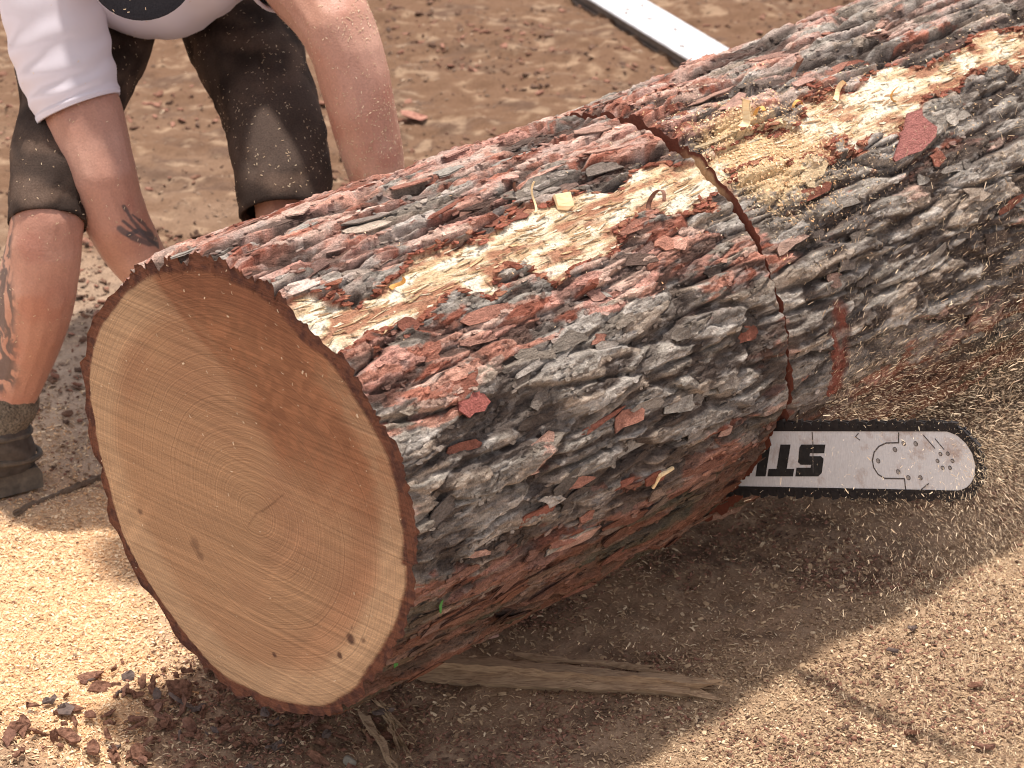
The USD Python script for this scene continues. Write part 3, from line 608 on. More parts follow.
for x, y in ((590, 575), (614, 558), (647, 559), (544, 606), (599, 636), (627, 652), (660, 652)):
    q = bar_at(*c6(x, y)); obj('rivet', plate_mesh(Point(*q).buffer(.0034, quad_segs=5).difference(Point(*q).buffer(.0026, quad_segs=5)), BS - .0003, BS + .001), 'line_dark', saw, smooth=False)
    obj('rivet', plate_mesh(Point(*q).buffer(.0025, quad_segs=5), BS - .0006, BS + .001), 'rivet_steel', saw, smooth=False)
for x, y in ((715, 587), (735, 586), (707, 606), (748, 606), (721, 625), (741, 625)):
    q = bar_at(*c6(x, y)); obj('rivet', plate_mesh(Point(*q).buffer(.0028, quad_segs=5), BS - .0005, BS + .001), 'line_dark', saw, smooth=False)
    obj('rivet', plate_mesh(Point(*q).buffer(.0018, quad_segs=5), BS - .0008, BS + .001), 'rivet_steel', saw, smooth=False)
seam = LineString([bar_at(*c6(*p)) for p in ((600, 528), (600, 556), (566, 557), (546, 566), (533, 582), (528, 605), (532, 625), (544, 643), (562, 654), (616, 655), (620, 688))])
obj('nose_seam', plate_mesh(seam.buffer(.0009, cap_style='flat'), BS - .0003, BS + .001), 'line_dark', saw, smooth=False)
for pts in (((363, 527), (365, 560), (366, 640)), ((490, 530), (482, 540), (494, 549)), ((700, 545), (725, 575)), ((655, 690), (683, 668)), ((668, 535), (700, 572))):
    obj('scratch', plate_mesh(LineString([bar_at(*c6(*p)) for p in pts]).buffer(.0006, cap_style='flat'), BS - .0005, BS + .001), 'line_dark', saw, smooth=False)
# powerhead
def sb(x, y, s): return bp(x, y, BS + .003 + s)
def blob(pts, rad): return to_tri(hull(*[ball(sb(*p), rad, 16) for p in pts]))
XH = -.885
obj('housing', blob([(XH - .28, -.03, -.07), (XH - .02, -.03, -.06), (XH - .28, .07, -.07), (XH - .06, .08, -.06), (XH - .28, -.03, .03), (XH - .02, -.03, .03), (XH - .28, .07, .03), (XH - .06, .08, .03)], .022), 'saw_orange', saw)
obj('sprocket_cover', blob([(XH - .20, -.03, -.105), (XH + .02, -.03, -.09), (XH - .18, .04, -.105), (XH + .01, .035, -.09)], .014), 'saw_white', saw)
obj('top_cover', blob([(XH - .24, .10, -.05), (XH - .10, .11, -.05), (XH - .24, .10, .02), (XH - .10, .11, .02)], .024), 'saw_white', saw)
FH = [sb(XH - .06, -.02, .075), sb(XH - .05, .12, .085), sb(XH - .06, .19, .05), sb(XH - .07, .20, -.03), sb(XH - .08, .15, -.10), sb(XH - .09, .03, -.12)]
obj('front_handle', tube(FH, .011), 'black_plastic', saw)
RH = [sb(XH - .27, .09, -.02), sb(XH - .34, .10, -.02), sb(XH - .43, .06, -.02), sb(XH - .45, .0, -.02), sb(XH - .40, -.045, -.02), sb(XH - .27, -.045, -.02)]
obj('rear_handle', tube(RH, .015), 'black_plastic', saw)
obj('hand_guard', blob([(XH + .0, .10, -.08), (XH + .0, .10, .05), (XH + .02, .22, -.06), (XH + .02, .22, .05)], .004), 'black_plastic', saw)
for yy in (-.03, .0, .03, .06):
    obj('bumper_spike', trimesh.convex.convex_hull(np.array([sb(XH + .0, yy - .012, .02), sb(XH + .0, yy + .012, .02), sb(XH + .035, yy, .02), sb(XH + .0, yy - .012, .023), sb(XH + .0, yy + .012, .023), sb(XH + .035, yy, .023)])), 'chain_steel', saw, smooth=False)

# ------------------------------------------------------------------ the person
man = thing('person', 'person in white t-shirt, dark shorts and black cap bent over behind the log sawing it', 'person')
def hand(wrist, grip, axis, hr, side):
    """palm and five fingers closed round a handle of radius hr"""
    axis = axis / np.linalg.norm(axis); inw = grip - wrist; inw -= axis * (inw @ axis); inw /= np.linalg.norm(inw)
    out = np.cross(axis, inw) * side
    kn = grip + out * (hr + .014) - inw * .006
    parts = [hull(ball(wrist, .025), ball(kn - axis * .032, .013), ball(kn + axis * .032, .013), ball((wrist + kn) / 2 + axis * .03, .014), ball((wrist + kn) / 2 - axis * .03, .014))]
    for q, (o, ln) in enumerate(((-.031, .92), (-.0105, 1.05), (.0105, 1.0), (.030, .82))):
        ps, rr = [], hr + .010
        for k, a in enumerate((0, .95, 1.9, 2.75)):
            a *= ln; ps.append((grip + axis * (o * (1 - .03 * k)) + rr * (math.cos(a) * out + math.sin(a) * inw), .0098 - .0008 * k))
        parts += chain([(kn + axis * o, .0115)] + ps, 12)
    th = [((wrist + kn) / 2 - axis * .03, .014), (grip - axis * .050 - out * .002 - inw * (hr + .012), .0115), (grip - axis * .042 - out * (hr + .012), .0100), (grip - axis * .03 - out * (hr + .006) + inw * .018, .0085)]
    return parts + chain(th, 12)
gripL, axL = (np.asarray(FH[2]) + np.asarray(FH[3])) / 2, np.asarray(FH[3]) - np.asarray(FH[2])
gripR, axR = (np.asarray(RH[1]) + np.asarray(RH[2])) / 2, np.asarray(RH[2]) - np.asarray(RH[1])
arm_r = [(48, -32, 4.37, 42), (60, 30, 4.37, 38), (75, 85, 4.37, 37), (85, 118, 4.36, 40), (95, 150, 4.35, 37), (103, 178, 4.34, 34), (109, 200, 4.35, 32.5), (117, 221, 4.36, 32), (128, 241, 4.38, 30.5), (141, 262, 4.40, 27.5), (165, 298, 4.45, 23)]
arm_l = [(245, -78, 4.5, 52), (290, -38, 4.42, 46), (319, -2, 4.36, 42), (337, 28, 4.33, 38.5), (347, 52, 4.33, 36), (355, 80, 4.34, 36), (362, 110, 4.35, 34.5), (371, 148, 4.37, 32), (378, 180, 4.39, 28.5), (386, 212, 4.40, 24)]
wrR = gripR + np.array([-.035, -.01, .085]); wrL = gripL + np.array([-.02, .03, .085])
fr = onground(-31, 489); fl = onground(282, 436); kn_r, kn_l = at(47, 232, 4.33), at(288, 214, 4.36)
leg_r = pst([(88, -55, 4.74, 50), (80, 20, 4.62, 46), (68, 110, 4.47, 36), (54, 180, 4.38, 33), (47, 222, 4.33, 38), (44, 248, 4.335, 38.5), (38, 282, 4.36, 40), (31, 320, 4.40, 38.5), (20, 360, 4.44, 32), (11, 396, 4.47, 25)]) + [(fr + np.array([.045, .02, .11]), .038)]
leg_l = pst([(225, -55, 4.80, 48), (242, 20, 4.68, 42), (266, 110, 4.52, 35), (283, 178, 4.42, 32), (287, 222, 4.40, 31), (286, 250, 4.41, 35), (283, 300, 4.44, 36), (280, 350, 4.52, 29), (278, 385, 4.57, 23)]) + [(fl + np.array([0, .05, .10]), .038)]
hd = at(143, -88, 4.13); fwd = np.array([0, -.25, -.97]); fwd /= np.linalg.norm(fwd); topd = np.cross(np.array([1.0, 0, 0]), fwd) * 1.0
topd = topd if topd[1] < 0 else -topd; rgt = np.array([1.0, 0, 0])                     # face looks down, crown points to the camera
def hp_(x, f, t): return hd + x * rgt + f * fwd + t * topd
parts = chain(pst(arm_r) + [(wrR, .027)]) + chain(pst(arm_l) + [(wrL, .027)]) + chain(leg_r) + chain(leg_l)
parts += hand(wrR, gripR, axR, .015, 1) + hand(wrL, gripL, axL, .011, -1)
tor = pst([(152, -85, 4.80, 82), (150, -68, 4.6, 76), (148, -60, 4.42, 78), (146, -72, 4.30, 60)])
parts += [hull(*[ball(p + dx * rgt * rad * .7, rad * .9) for p, rad in (x, y) for dx in (-1, 1)]) for x, y in zip(tor, tor[1:])]
parts += [hull(ball(tor[3][0], .075), ball(at(50, -32, 4.36), .07), ball(at(245, -78, 4.5), .07))]
parts += chain([(tor[3][0] + topd * .02, .062), (hd - topd * .085 - fwd * .01, .056)])
parts += [hull(ball(hp_(0, -.025, .025), .078), ball(hp_(0, .015, .025), .072), ball(hp_(0, .045, -.055), .045), ball(hp_(0, .062, -.085), .024), ball(hp_(0, -.035, -.03), .062)),
          hull(ball(hp_(0, .085, .0), .009), ball(hp_(0, .108, -.032), .013), ball(hp_(0, .085, -.036), .017)),
          hull(ball(hp_(-.02, .090, -.066), .007), ball(hp_(.02, .090, -.066), .007), ball(hp_(0, .094, -.064), .008)), hull(ball(hp_(-.018, .087, -.076), .007), ball(hp_(.018, .087, -.076), .008))]
for sgn in (-1, 1):
    parts += [hull(ball(hp_(.078 * sgn, -.01, .01), .012), ball(hp_(.080 * sgn, -.012, -.03), .009), ball(hp_(.086 * sgn, -.028, .008), .008))]
    parts += [hull(ball(hp_(.012 * sgn, .083, .016), .008), ball(hp_(.048 * sgn, .070, .016), .008))]
for f_, toe in ((fr, np.array([-.90, -.43, 0])), (fl, np.array([.35, -.93, 0]))):
    parts += [hull(ball(f_ - toe * .05 + UP * .10, .038), ball(f_ - toe * .07 + UP * .04, .034), ball(f_ + toe * .10 + UP * .035, .032), ball(f_ + toe * .15 + UP * .028, .024))]
body = to_tri(join(parts).refine_to_length(.0048))
body = smoothed(trimesh.Trimesh(body.vertices, body.faces, process=True), 22)
# muscles, tendons and veins are shallow relief
bv = np.asarray(body.vertices)
body.vertices = bv + body.vertex_normals * (.0060 * (meshkit.fbm(bv * np.array([22, 22, 9]), 2, 5) - .5) + .0016 * (meshkit.fbm(bv * np.array([60, 60, 25]), 2, 6) - .5))[:, None]
for _ in range(2):
    cen = body.triangles_center; k = np.nonzero((np.linalg.norm(cen - at(141, 230, 4.34), axis=1) < .055) | (np.linalg.norm((cen - at(4, 290, 4.38)) * [1, 1, .5], axis=1) < .085))[0]
    body = trimesh.Trimesh(*trimesh.remesh.subdivide(body.vertices, body.faces, face_index=k), process=False)
bv = np.asarray(body.vertices)
tone = meshkit.fbm(bv * 9, 3, 7)
bc = mixc(np.broadcast_to(np.array([.42, .215, .155]), bv.shape), (.49, .275, .205), sstep(.4, .65, tone))
bc = mixc(bc, (.37, .15, .105), sstep(.55, .75, meshkit.fbm(bv * 22, 2, 8)) * .5)
def near_line(pts, width, flat=None):
    """distance from a polyline; flat: measured square to that direction, for a mark drawn on one side of a limb"""
    d = np.full(len(bv), 9.0); g = np.eye(3) if flat is None else np.eye(3) - np.outer(flat, flat)
    for a_, b_ in zip(pts, pts[1:]):
        ab = g @ (b_ - a_); v = (bv - a_) @ g; t = np.clip((v @ ab) / (ab @ ab), 0, 1); dd = np.linalg.norm(v - t[:, None] * ab, axis=1)
        if flat is not None: dd = np.where((np.abs((bv - a_) @ flat) < .045) & (body.vertex_normals @ flat < 0), dd, 9.0)
        d = np.minimum(d, dd)
    return d, width
def surf_pt(px, py, depth, hw): return at(px, py, depth - hw * depth / F)
wob = .006 * (meshkit.fbm(bv * 90, 2, 9) - .5)
outward = np.array([.10, .90, -.42]); outward /= np.linalg.norm(outward)
for pts, w in (([(127, 207), (133, 219), (141, 231), (153, 246)], .0022), ([(122, 229), (132, 237), (146, 243), (161, 242)], .0036), ([(148, 219), (153, 232), (158, 249)], .0018), ([(129, 236), (139, 230), (147, 234)], .0020), ([(134, 215), (143, 224), (150, 238)], .0016), ([(126, 222), (136, 231), (150, 242)], .0018)):
    d, _ = near_line([surf_pt(x, y, 4.37, 26) for x, y in pts], w, outward); bc = mixc(bc, (.065, .06, .065), sstep(w * 1.7, w * .7, d + wob * .5) * .80)
calf, _ = near_line([surf_pt(-2, 205, 4.36, 22), surf_pt(0, 290, 4.38, 22), surf_pt(-4, 365, 4.45, 22)], 0)
ink = meshkit.fbm(bv * np.array([85, 85, 20]) + 2.5 * (meshkit.fbm(bv * 25, 2, 21) - .5)[:, None], 3, 20)
bc = mixc(bc, (.065, .06, .062), sstep(.43, .52, ink) * sstep(.050, .034, calf + wob) * .82)
obj('body', body, 'person_skin', man, col=np.clip(bc, 0, 1))
# shorts
def wr1(t, a): return .060 * (meshkit.fbm(np.stack([t * 7 + .6 * np.sin(a), np.cos(a) * 1.6, np.sin(a) * 1.6], -1), 3, 11) - .5) - .16 * np.maximum(.09 - np.abs(meshkit.fbm(np.stack([t * 6 + .9 * np.sin(a + 1), np.cos(a) * 1.3, np.sin(a) * 1.3], -1), 3, 25) - .5), 0) / .09 * .35 + .018 * np.sin(t * 34 + 2.2 * np.sin(a + .5) + 3 * np.cos(a)) * sstep(.3, .9, t) * .6 + .035 * np.exp(-((t - .985) / .012) ** 2) * 0 - .02 * np.exp(-((t - .945) / .008) ** 2)
sr = loft([(92, -60, 4.72, 84), (82, 30, 4.58, 73), (72, 100, 4.46, 53), (53, 160, 4.38, 43), (48, 224, 4.33, 40.5)], wrinkle=wr1)
sl_ = loft([(232, -60, 4.78, 82), (243, 32, 4.66, 60), (266, 98, 4.53, 51), (280, 155, 4.44, 50), (286, 216, 4.39, 47)], wrinkle=lambda t, a: wr1(t + .37, a + 1.2) * .9 + .02 * np.exp(-((t - .985) / .02) ** 2))
pel = to_tri(hull(*[ball(at(x, y, d), r_) for x, y, d, r_ in ((105, -50, 4.76, .135), (215, -50, 4.80, .135), (120, -120, 4.86, .12), (205, -120, 4.88, .12))]))
pel = trimesh.Trimesh(pel.vertices, pel.faces).subdivide_to_size(.02)
sh = trimesh.util.concatenate([sr, sl_, pel])
sv = np.asarray(sh.vertices)
shc = mixc(np.broadcast_to(np.array([.034, .024, .020]), sv.shape), (.078, .056, .046), sstep(.42, .66, meshkit.fbm(sv * 10, 3, 12)))
shc = mixc(shc, (.15, .10, .075), sstep(.45, .75, meshkit.fbm(sv * np.array([16, 16, 40]), 4, 18)) * .55)
obj('shorts', sh, 'shorts_cloth', man, col=shc)
# t-shirt: trunk and two sleeves
def fold(t, a): return .026 * sstep(.15, .45, t) * np.sin(t * 36 + 5 * (meshkit.fbm(np.stack([t * 3, np.cos(a), np.sin(a)], -1), 2, 24) - .5) - 2.6 * np.sin(a - .6)) * (.45 + .55 * meshkit.fbm(np.stack([t * 6, np.cos(a), np.sin(a)], -1), 2, 14)) * sstep(1.0, .88, t) + .03 * (meshkit.fbm(np.stack([t * 4, np.cos(a) * 2, np.sin(a) * 2], -1), 2, 15) - .5) - .016 * np.exp(-((t - .90) / .012) ** 2)
slv = loft([(42, -50, 4.38, 62), (52, 0, 4.36, 53), (61, 50, 4.36, 50), (72, 88, 4.36, 46.5), (79, 109, 4.36, 44)], wrinkle=fold)
slv2 = loft([(235, -95, 4.52, 60), (270, -58, 4.45, 54), (296, -28, 4.40, 50)], wrinkle=fold)
def sag(t, a): return .13 * (meshkit.fbm(np.stack([t * 3, np.cos(a) * 3.6, np.sin(a) * 3.6], -1), 3, 16) - .5) + .02 * np.sin(5 * a + 6 * t)
tr = loft([(152, -95, 4.86, 98, .85), (152, -72, 4.70, 108, .88), (156, -55, 4.52, 108, .86), (152, -50, 4.40, 104, .80), (146, -66, 4.30, 84, .72), (145, -78, 4.24, 52, .8)], rings=60, wrinkle=sag)
ts = trimesh.util.concatenate([slv, slv2, tr])
tv = np.asarray(ts.vertices)
obj('t_shirt', ts, 'cotton_white', man, col=mixc(np.broadcast_to(np.array([.63, .59, .65]), tv.shape), (.57, .50, .50), sstep(.5, .75, meshkit.fbm(tv * 7, 3, 17)) * .6))
# cap: crown, brim, button; hair and eyes below it
cr = to_tri(hull(ball(hp_(0, -.022, .030), .089, 32), ball(hp_(0, .018, .030), .083, 32)).trim_by_plane([float(x) for x in topd], float((hp_(0, 0, .018)) @ topd)))
cap = obj('cap', cr, 'cap_cloth', man)
bc_ = at(141, -34, 4.03); bd = np.array([0, -.30, -.95]); bd /= np.linalg.norm(bd); bn = np.cross(rgt, bd); bn = bn if bn[1] < 0 else -bn
an = np.linspace(0, 2 * math.pi, 40, endpoint=False)
V, ringk = [], np.linspace(.02, 1, 12)
for thick_ in (.0022, -.0022):
    for q in ringk: V.append(np.array([bc_ + rgt * .075 * q * math.cos(t) + bd * .073 * q * math.sin(t) + bn * (thick_ * (1 - .5 * (q > .99)) - .16 * abs(.075 * q * math.cos(t)) ** 1.5) for t in an]))
V = np.array(V).reshape(-1, 3); f = []
for side in (0, 1):
    o = side * 12 * 40
    for i_ in range(11):
        for j_ in range(40):
            a_, b_, c_, d_ = o + i_ * 40 + j_, o + i_ * 40 + (j_ + 1) % 40, o + (i_ + 1) * 40 + (j_ + 1) % 40, o + (i_ + 1) * 40 + j_
            f += [(a_, b_, c_), (a_, c_, d_)]
for j_ in range(40): a_, b_ = 11 * 40 + j_, 11 * 40 + (j_ + 1) % 40; f += [(a_, b_, b_ + 480), (a_, b_ + 480, a_ + 480)]
brim_m = trimesh.Trimesh(V, f, process=False)
obj('brim', brim_m, 'cap_cloth', cap)
obj('button', to_tri(ball(hp_(0, 0, .117), .008)), 'cap_cloth', cap)
obj('hair', to_tri(join([hull(ball(hp_(0, -.034, .012), .080, 28), ball(hp_(0, -.045, -.045), .058, 28)).trim_by_plane([float(x) for x in -fwd], float(hp_(0, -.012, 0) @ -fwd))])), 'hair_brown', man)
for sgn in (-1, 1):
    ey = obj('eye', to_tri(ball(hp_(.031 * sgn, .076, .0), .0125)), 'eye_white', man); obj('iris', to_tri(ball(hp_(.031 * sgn, .0835, -.001), .0058)), 'hair_brown', ey)
# socks and boots
for f_, toe, top_, lab in ((fr, np.array([-.90, -.43, 0]), at(10, 402, 4.475), None), (fl, np.array([.35, -.93, 0]), at(279, 392, 4.57), None)):
    toe = toe / np.linalg.norm(toe); side = np.cross(toe, UP)
    an_ = f_ - toe * .05 + UP * .105
    so = to_tri(join(chain([(top_, .044), ((top_ + an_) / 2, .045), (an_, .043)])).refine_to_length(.008)); vnoise(so, .006, 90, 3)
    obj('sock', so, 'sock_knit', man)
    up_ = [hull(ball(f_ - toe * .05 + UP * .075, .048), ball(f_ - toe * .062 + UP * .05, .044), ball(f_ + toe * .03 + UP * .065, .044)),
           hull(ball(f_ - toe * .062 + UP * .045, .043), ball(f_ + toe * .03 + UP * .062, .048), ball(f_ + toe * .14 + side * .012 + UP * .042, .040), ball(f_ + toe * .14 - side * .015 + UP * .042, .040))]
    bt = to_tri(join(up_).refine_to_length(.010)); bt = smoothed(trimesh.Trimesh(bt.vertices, bt.faces, process=True), 8); vnoise(bt, .006, 45, 4)
    boot = obj('boot', bt, 'boot_leather', man)
    outline = [f_ - toe * .105 + side * .034, f_ - toe * .105 - side * .034, f_ - toe * .02 - side * .044, f_ + toe * .09 - side * .056, f_ + toe * .165 - side * .038, f_ + toe * .185, f_ + toe * .165 + side * .036, f_ + toe * .09 + side * .052, f_ - toe * .02 + side * .042]
    obj('sole', trimesh.convex.convex_hull(np.array([p + UP * z_ for p in outline for z_ in (-.004, .020)] + [p * .94 + f_ * .06 + UP * .030 for p in outline])), 'boot_rubber', boot, smooth=False)
    for hh, bk in ((.045, .112), (.085, .100)):
        obj('trim', tube([f_ + side * .046 - toe * .01 + UP * (hh + .012), f_ + side * .034 - toe * (bk - .025) + UP * hh, f_ - toe * bk + UP * (hh - .004), f_ - side * .034 - toe * (bk - .025) + UP * hh, f_ - side * .046 - toe * .01 + UP * (hh + .012)], .0045, 8), 'boot_rubber', boot)
    for k in range(5):
        c_ = f_ + toe * (.035 + .022 * k) + UP * (.122 - .012 * k); obj('lace', tube([c_ - side * .030 - UP * .008, c_ + UP * .002, c_ + side * .030 - UP * .008], .0028, 6), 'black_plastic', boot)
# sawdust sticking to skin and cloth
chip = trimesh.convex.convex_hull(np.array([[-.5, -.16, 0], [.5, -.10, .05], [.45, .16, 0], [-.4, .18, .08], [0, .05, .2], [0, 0, -.05]]))
P_, Q_, Sc_ = [], [], []
for m_, n, seed, wfun in ((body, 60000, 1, lambda p: np.where((p[:, 0] > -.36) & (p[:, 2] < .95), .8 * sstep(.95, .55, p[:, 2]) + .04, .06)), (sh, 9000, 2, lambda p: .35 + .5 * (p[:, 0] > -.5)), (ts, 500, 3, lambda p: 0 * p[:, 0] + .4), (brim_m, 60, 4, lambda p: 0 * p[:, 0] + .8)):
    rr_ = np.random.default_rng(seed); fa = np.asarray(m_.area_faces); fi = rr_.choice(len(fa), n, p=fa / fa.sum())
    tri = np.asarray(m_.triangles)[fi]; u_ = rr_.random((n, 2)); fl_ = u_.sum(1) > 1; u_[fl_] = 1 - u_[fl_]
    p = tri[:, 0] + u_[:, :1] * (tri[:, 1] - tri[:, 0]) + u_[:, 1:] * (tri[:, 2] - tri[:, 0]); nn = np.asarray(m_.face_normals)[fi]
    keep = rr_.random(n) < wfun(p) * (0.25 + 1.1 * sstep(.42, .68, meshkit.fbm(p * 14, 2, 19)))
    p, nn = p[keep], nn[keep]; P_.append(p + nn * .0008); Q_.append(quats(frames_from(np.cross(nn, rr_.normal(size=nn.shape)), nn))); Sc_.append(rr_.uniform(.0016, .0044, (len(p), 1)) * np.array([[1, .8, .6]]))
instancer('sawdust_flecks', [(chip, 'dust_air')], np.vstack(P_), np.vstack(Q_), np.vstack(Sc_), np.zeros(sum(map(len, P_)), int), parent=man, kind='stuff')

# ------------------------------------------------------------------ things lying about
def gz(p): return float(ground_z(p[0], p[1]))
def on(px, py, dz=0.0): p = onground(px, py); p = onground(px, py, gz(p)); return p + UP * dz
def stick_mesh(p0, p1, w0, w1, h, seed, n=26):
    """a split piece of wood: ragged taper, lengthwise ridges"""
    r_ = np.random.default_rng(seed); t = np.linspace(0, 1, n); ax = p1 - p0; sd = np.cross(ax, UP); sd /= np.linalg.norm(sd)
    k = 12; an = np.arange(k) * 2 * math.pi / k; prof = 1 + .22 * r_.normal(size=k)
    V = []
    for q in t:
        w = (w0 * (1 - q) + w1 * q) * (1 + .12 * (meshkit.noise(np.array([q * 7, seed, 0])) - .5)); hh = h * (1 - .45 * q)
        c_ = p0 + ax * q + sd * .006 * (meshkit.noise(np.array([q * 4, seed, 5.])) - .5)
        V.append([c_ + sd * w * prof[j] * np.sign(math.cos(an[j])) * abs(math.cos(an[j])) ** .6 + UP * (hh * prof[j] * np.sign(math.sin(an[j])) * abs(math.sin(an[j])) ** .6 + .0015 * r_.normal()) for j in range(k)])
    V = np.array(V); V[0] += (ax / np.linalg.norm(ax)) * r_.normal(size=(k, 1)) * .008; V[-1] += (ax / np.linalg.norm(ax)) * r_.normal(size=(k, 1)) * .02
    V = np.vstack([V.reshape(-1, 3), V[0].mean(0), V[-1].mean(0)]); e = n * k
    f = [(i_ * k + j_, i_ * k + (j_ + 1) % k, (i_ + 1) * k + (j_ + 1) % k) for i_ in range(n - 1) for j_ in range(k)] + [(i_ * k + j_, (i_ + 1) * k + (j_ + 1) % k, (i_ + 1) * k + j_) for i_ in range(n - 1) for j_ in range(k)]
    f += [(e, (j_ + 1) % k, j_) for j_ in range(k)] + [(e + 1, (n - 1) * k + j_, (n - 1) * k + (j_ + 1) % k) for j_ in range(k)]
    m = trimesh.Trimesh(V, f, process=False); m.fix_normals(); return m
a_, b_ = on(425, 676, .013), on(702, 692, .008)
pl = thing('split_board', 'long weathered split board lying on the chips under the log', 'board')
obj('board', stick_mesh(a_, b_, .021, .013, .021, 3), 'weathered_wood', pl, smooth=35)
for k, (x0, y0, x1, y1) in enumerate(((600, 672, 716, 690), (560, 690, 668, 697), (520, 666, 640, 672))): obj('splinter', stick_mesh(on(x0, y0, .015), on(x1, y1, .008), .004, .0015, .003, 10 + k, 10), 'weathered_wood', pl, smooth=35)
tag(obj('lath', stick_mesh(on(18, 517, .007), on(128, 469, .007), .0032, .0036, .004, 5), 'old_wood_dark', smooth=35), 'thin dark lath lying in pale sawdust beside the boot', 'lath')
for k, (x0, y0, x1, y1, w, lab) in enumerate(((366, 724, 398, 775, .0065, 'thickest weathered splinter below the right edge of the cut face'), (384, 722, 405, 752, .004, 'thin pale splinter just right of the thickest splinter below the log'), (390, 730, 396, 750, .003, 'short splinter lying against the thickest splinter below the log'), (378, 708, 402, 733, .003, 'slender splinter nearest the bark at the bottom of the log'))):
    tag(obj('splinter', stick_mesh(on(x0, y0, .010), on(x1, y1, .008), w, w * .55, w * .7, 20 + k, 12), 'weathered_wood' if k != 1 else 'timber', smooth=35), lab, 'splinter')
def chip_mesh(p, L, W, T, r_, nup=UP, tilt=.25, npt=9):
    a = np.linspace(0, 2 * math.pi, npt, endpoint=False) + r_.uniform(-.3, .3, npt); rad = r_.uniform(.6, 1.1, npt); yaw = r_.uniform(0, 6.28)
    x, y = rad * np.cos(a) * L / 2, rad * np.sin(a) * W / 2
    n = nup + tilt * r_.normal(size=3); n /= np.linalg.norm(n); ex = np.cross(n, [math.cos(yaw), math.sin(yaw), .1]); ex /= np.linalg.norm(ex); ey = np.cross(n, ex)
    ben = r_.uniform(-.35, .5) / L
    def lay(k, z): return p + np.outer(x * k, ex) + np.outer(y * k, ey) + np.outer(z + ben * (x * k) ** 2 + T * .3 * r_.normal(size=npt), n)
    V = np.vstack([lay(1, -T / 2), lay(1, T / 2 * .6), lay(.6, T / 2), [p + n * T * .5], [p - n * T * .5]]); f = []
    for j in range(npt):
        w = (j + 1) % npt; f += [(j, w, npt + w), (j, npt + w, npt + j), (npt + j, npt + w, 2 * npt + w), (npt + j, 2 * npt + w, 2 * npt + j), (2 * npt + j, 2 * npt + w, 3 * npt), (j, 3 * npt + 1, w)]
    m = trimesh.Trimesh(V, f, process=False)
    if m.volume < 0: m.invert()
    return m
r = np.random.default_rng(12)
spots = []
while len(spots) < 230:
    px, py = r.uniform(-10, 415), r.uniform(640, 790)
    edge = 655 + 45 * math.exp(-((px - 20) / 60) ** 2) + 20 * (px > 330)
    dens = sstep(edge - 6, edge + 30, py) * (.35 + .65 * math.exp(-((px - 210) / 130) ** 2)) * (.5 + .5 * (px < 330)) * (1 - .65 * sstep(735, 770, py)) * (1 - .5 * (px < 90))
    if r.random() < dens: spots.append((px, py))
for px, py in spots:
    big = r.random() < .25
    L = r.uniform(.022, .05) if big else r.uniform(.010, .026)
    tone = int(r.choice(3, p=[.6, .25, .15])); size = 'large' if L > .032 else ('middling' if L > .019 else 'small')
    lab = f"{size} {('dull brown', 'reddish brown', 'blackish')[tone]} bark chip strewn on the ground below the cut end of the log"
    tag(obj('bark_chip', chip_mesh(on(px, py, r.uniform(.004, .014)), L, L * r.uniform(.35, .7), r.uniform(.002, .005), r, tilt=.38), ('chip_brown', 'flake_brown', 'flake_dark')[tone], smooth=False), lab, 'bark chip', f"{size} {('dull brown', 'reddish brown', 'blackish')[tone]} bark chips below the cut end")
for px, py, L, m_, lab in ((411, 119, .075, 'flake_red', 'red-brown bark scrap on the bare ground just right of the left forearm'), (400, 124, .04, 'chip_brown', 'small dark bark scrap touching the red-brown scrap behind the log'), (468, 578 + 60, .03, 'flake_red', 'small red bark scrap by the board under the log'), (490, 640, .03, 'flake_pink', 'pinkish bark scrap right of the log beside the board'),
        (912, 738, .04, 'chip_brown', 'dark curled bark scrap in the pale sawdust at lower right'), (985, 752, .035, 'flake_brown', 'brown bark scrap rightmost in the pale sawdust at lower right'), (893, 655, .022, 'flake_dark', 'small black bark bit in the middle of the shaded sawdust'), (912, 633, .022, 'flake_dark', 'small black bark bit at the shadow edge in the sawdust'), (975, 690, .03, 'chip_brown', 'dark bark scrap between the shadow and the lower right corner'),
        (232, 82 + 55, .03, 'flake_pink', 'pale pink bark scrap on the ground between the legs')):
    tag(obj('bark_scrap', chip_mesh(on(px, py, .008), L, L * .45, .004, r, tilt=.2), m_, smooth=False), lab, 'bark scrap')
tag(obj('pebble', vnoise(to_tri(hull(ball(on(347, 764, .005), .006, 14), ball(on(352, 766, .004), .005, 14))).subdivide(), .005, 120), 'stone_grey'), 'small pale grey pebble among the bark chips at the bottom edge', 'pebble')
# metal beam behind the log
TB = .032                                                 # height of the beam's bright top
e0, e1, ew = onground(592, 0, TB), onground(697, 64, TB), onground(648, 0, TB)
ax = e1 - e0; Lb = np.linalg.norm(ax); ax /= Lb; sd = -np.cross(ax, UP); sd /= np.linalg.norm(sd)
sd = sd if sd @ (ew - e0) > 0 else -sd
WB = float((ew - e0) @ sd); e0 = e0 - ax * 1.5 - UP * TB; Lb += 2.0
def bx(o, x0, x1, y0, y1, z0, z1, be=.003):
    pts = [(x, y, z) for x in (x0, x1) for y in (y0, y1) for z in (z0, z1)]
    return to_tri(hull(*[ball(o + ax * (x + (be if x == x0 else -be)) + sd * (y + (be if y == y0 else -be)) + UP * (z + (be if z == z0 else -be)), be, 8) for x, y, z in pts]))
beam = thing('metal_beam', 'bright aluminium beam lying on the ground behind the log', 'beam')
obj('top_plate', bx(e0, 0, Lb, 0, WB, TB - .007, TB), 'alloy', beam, smooth=30)
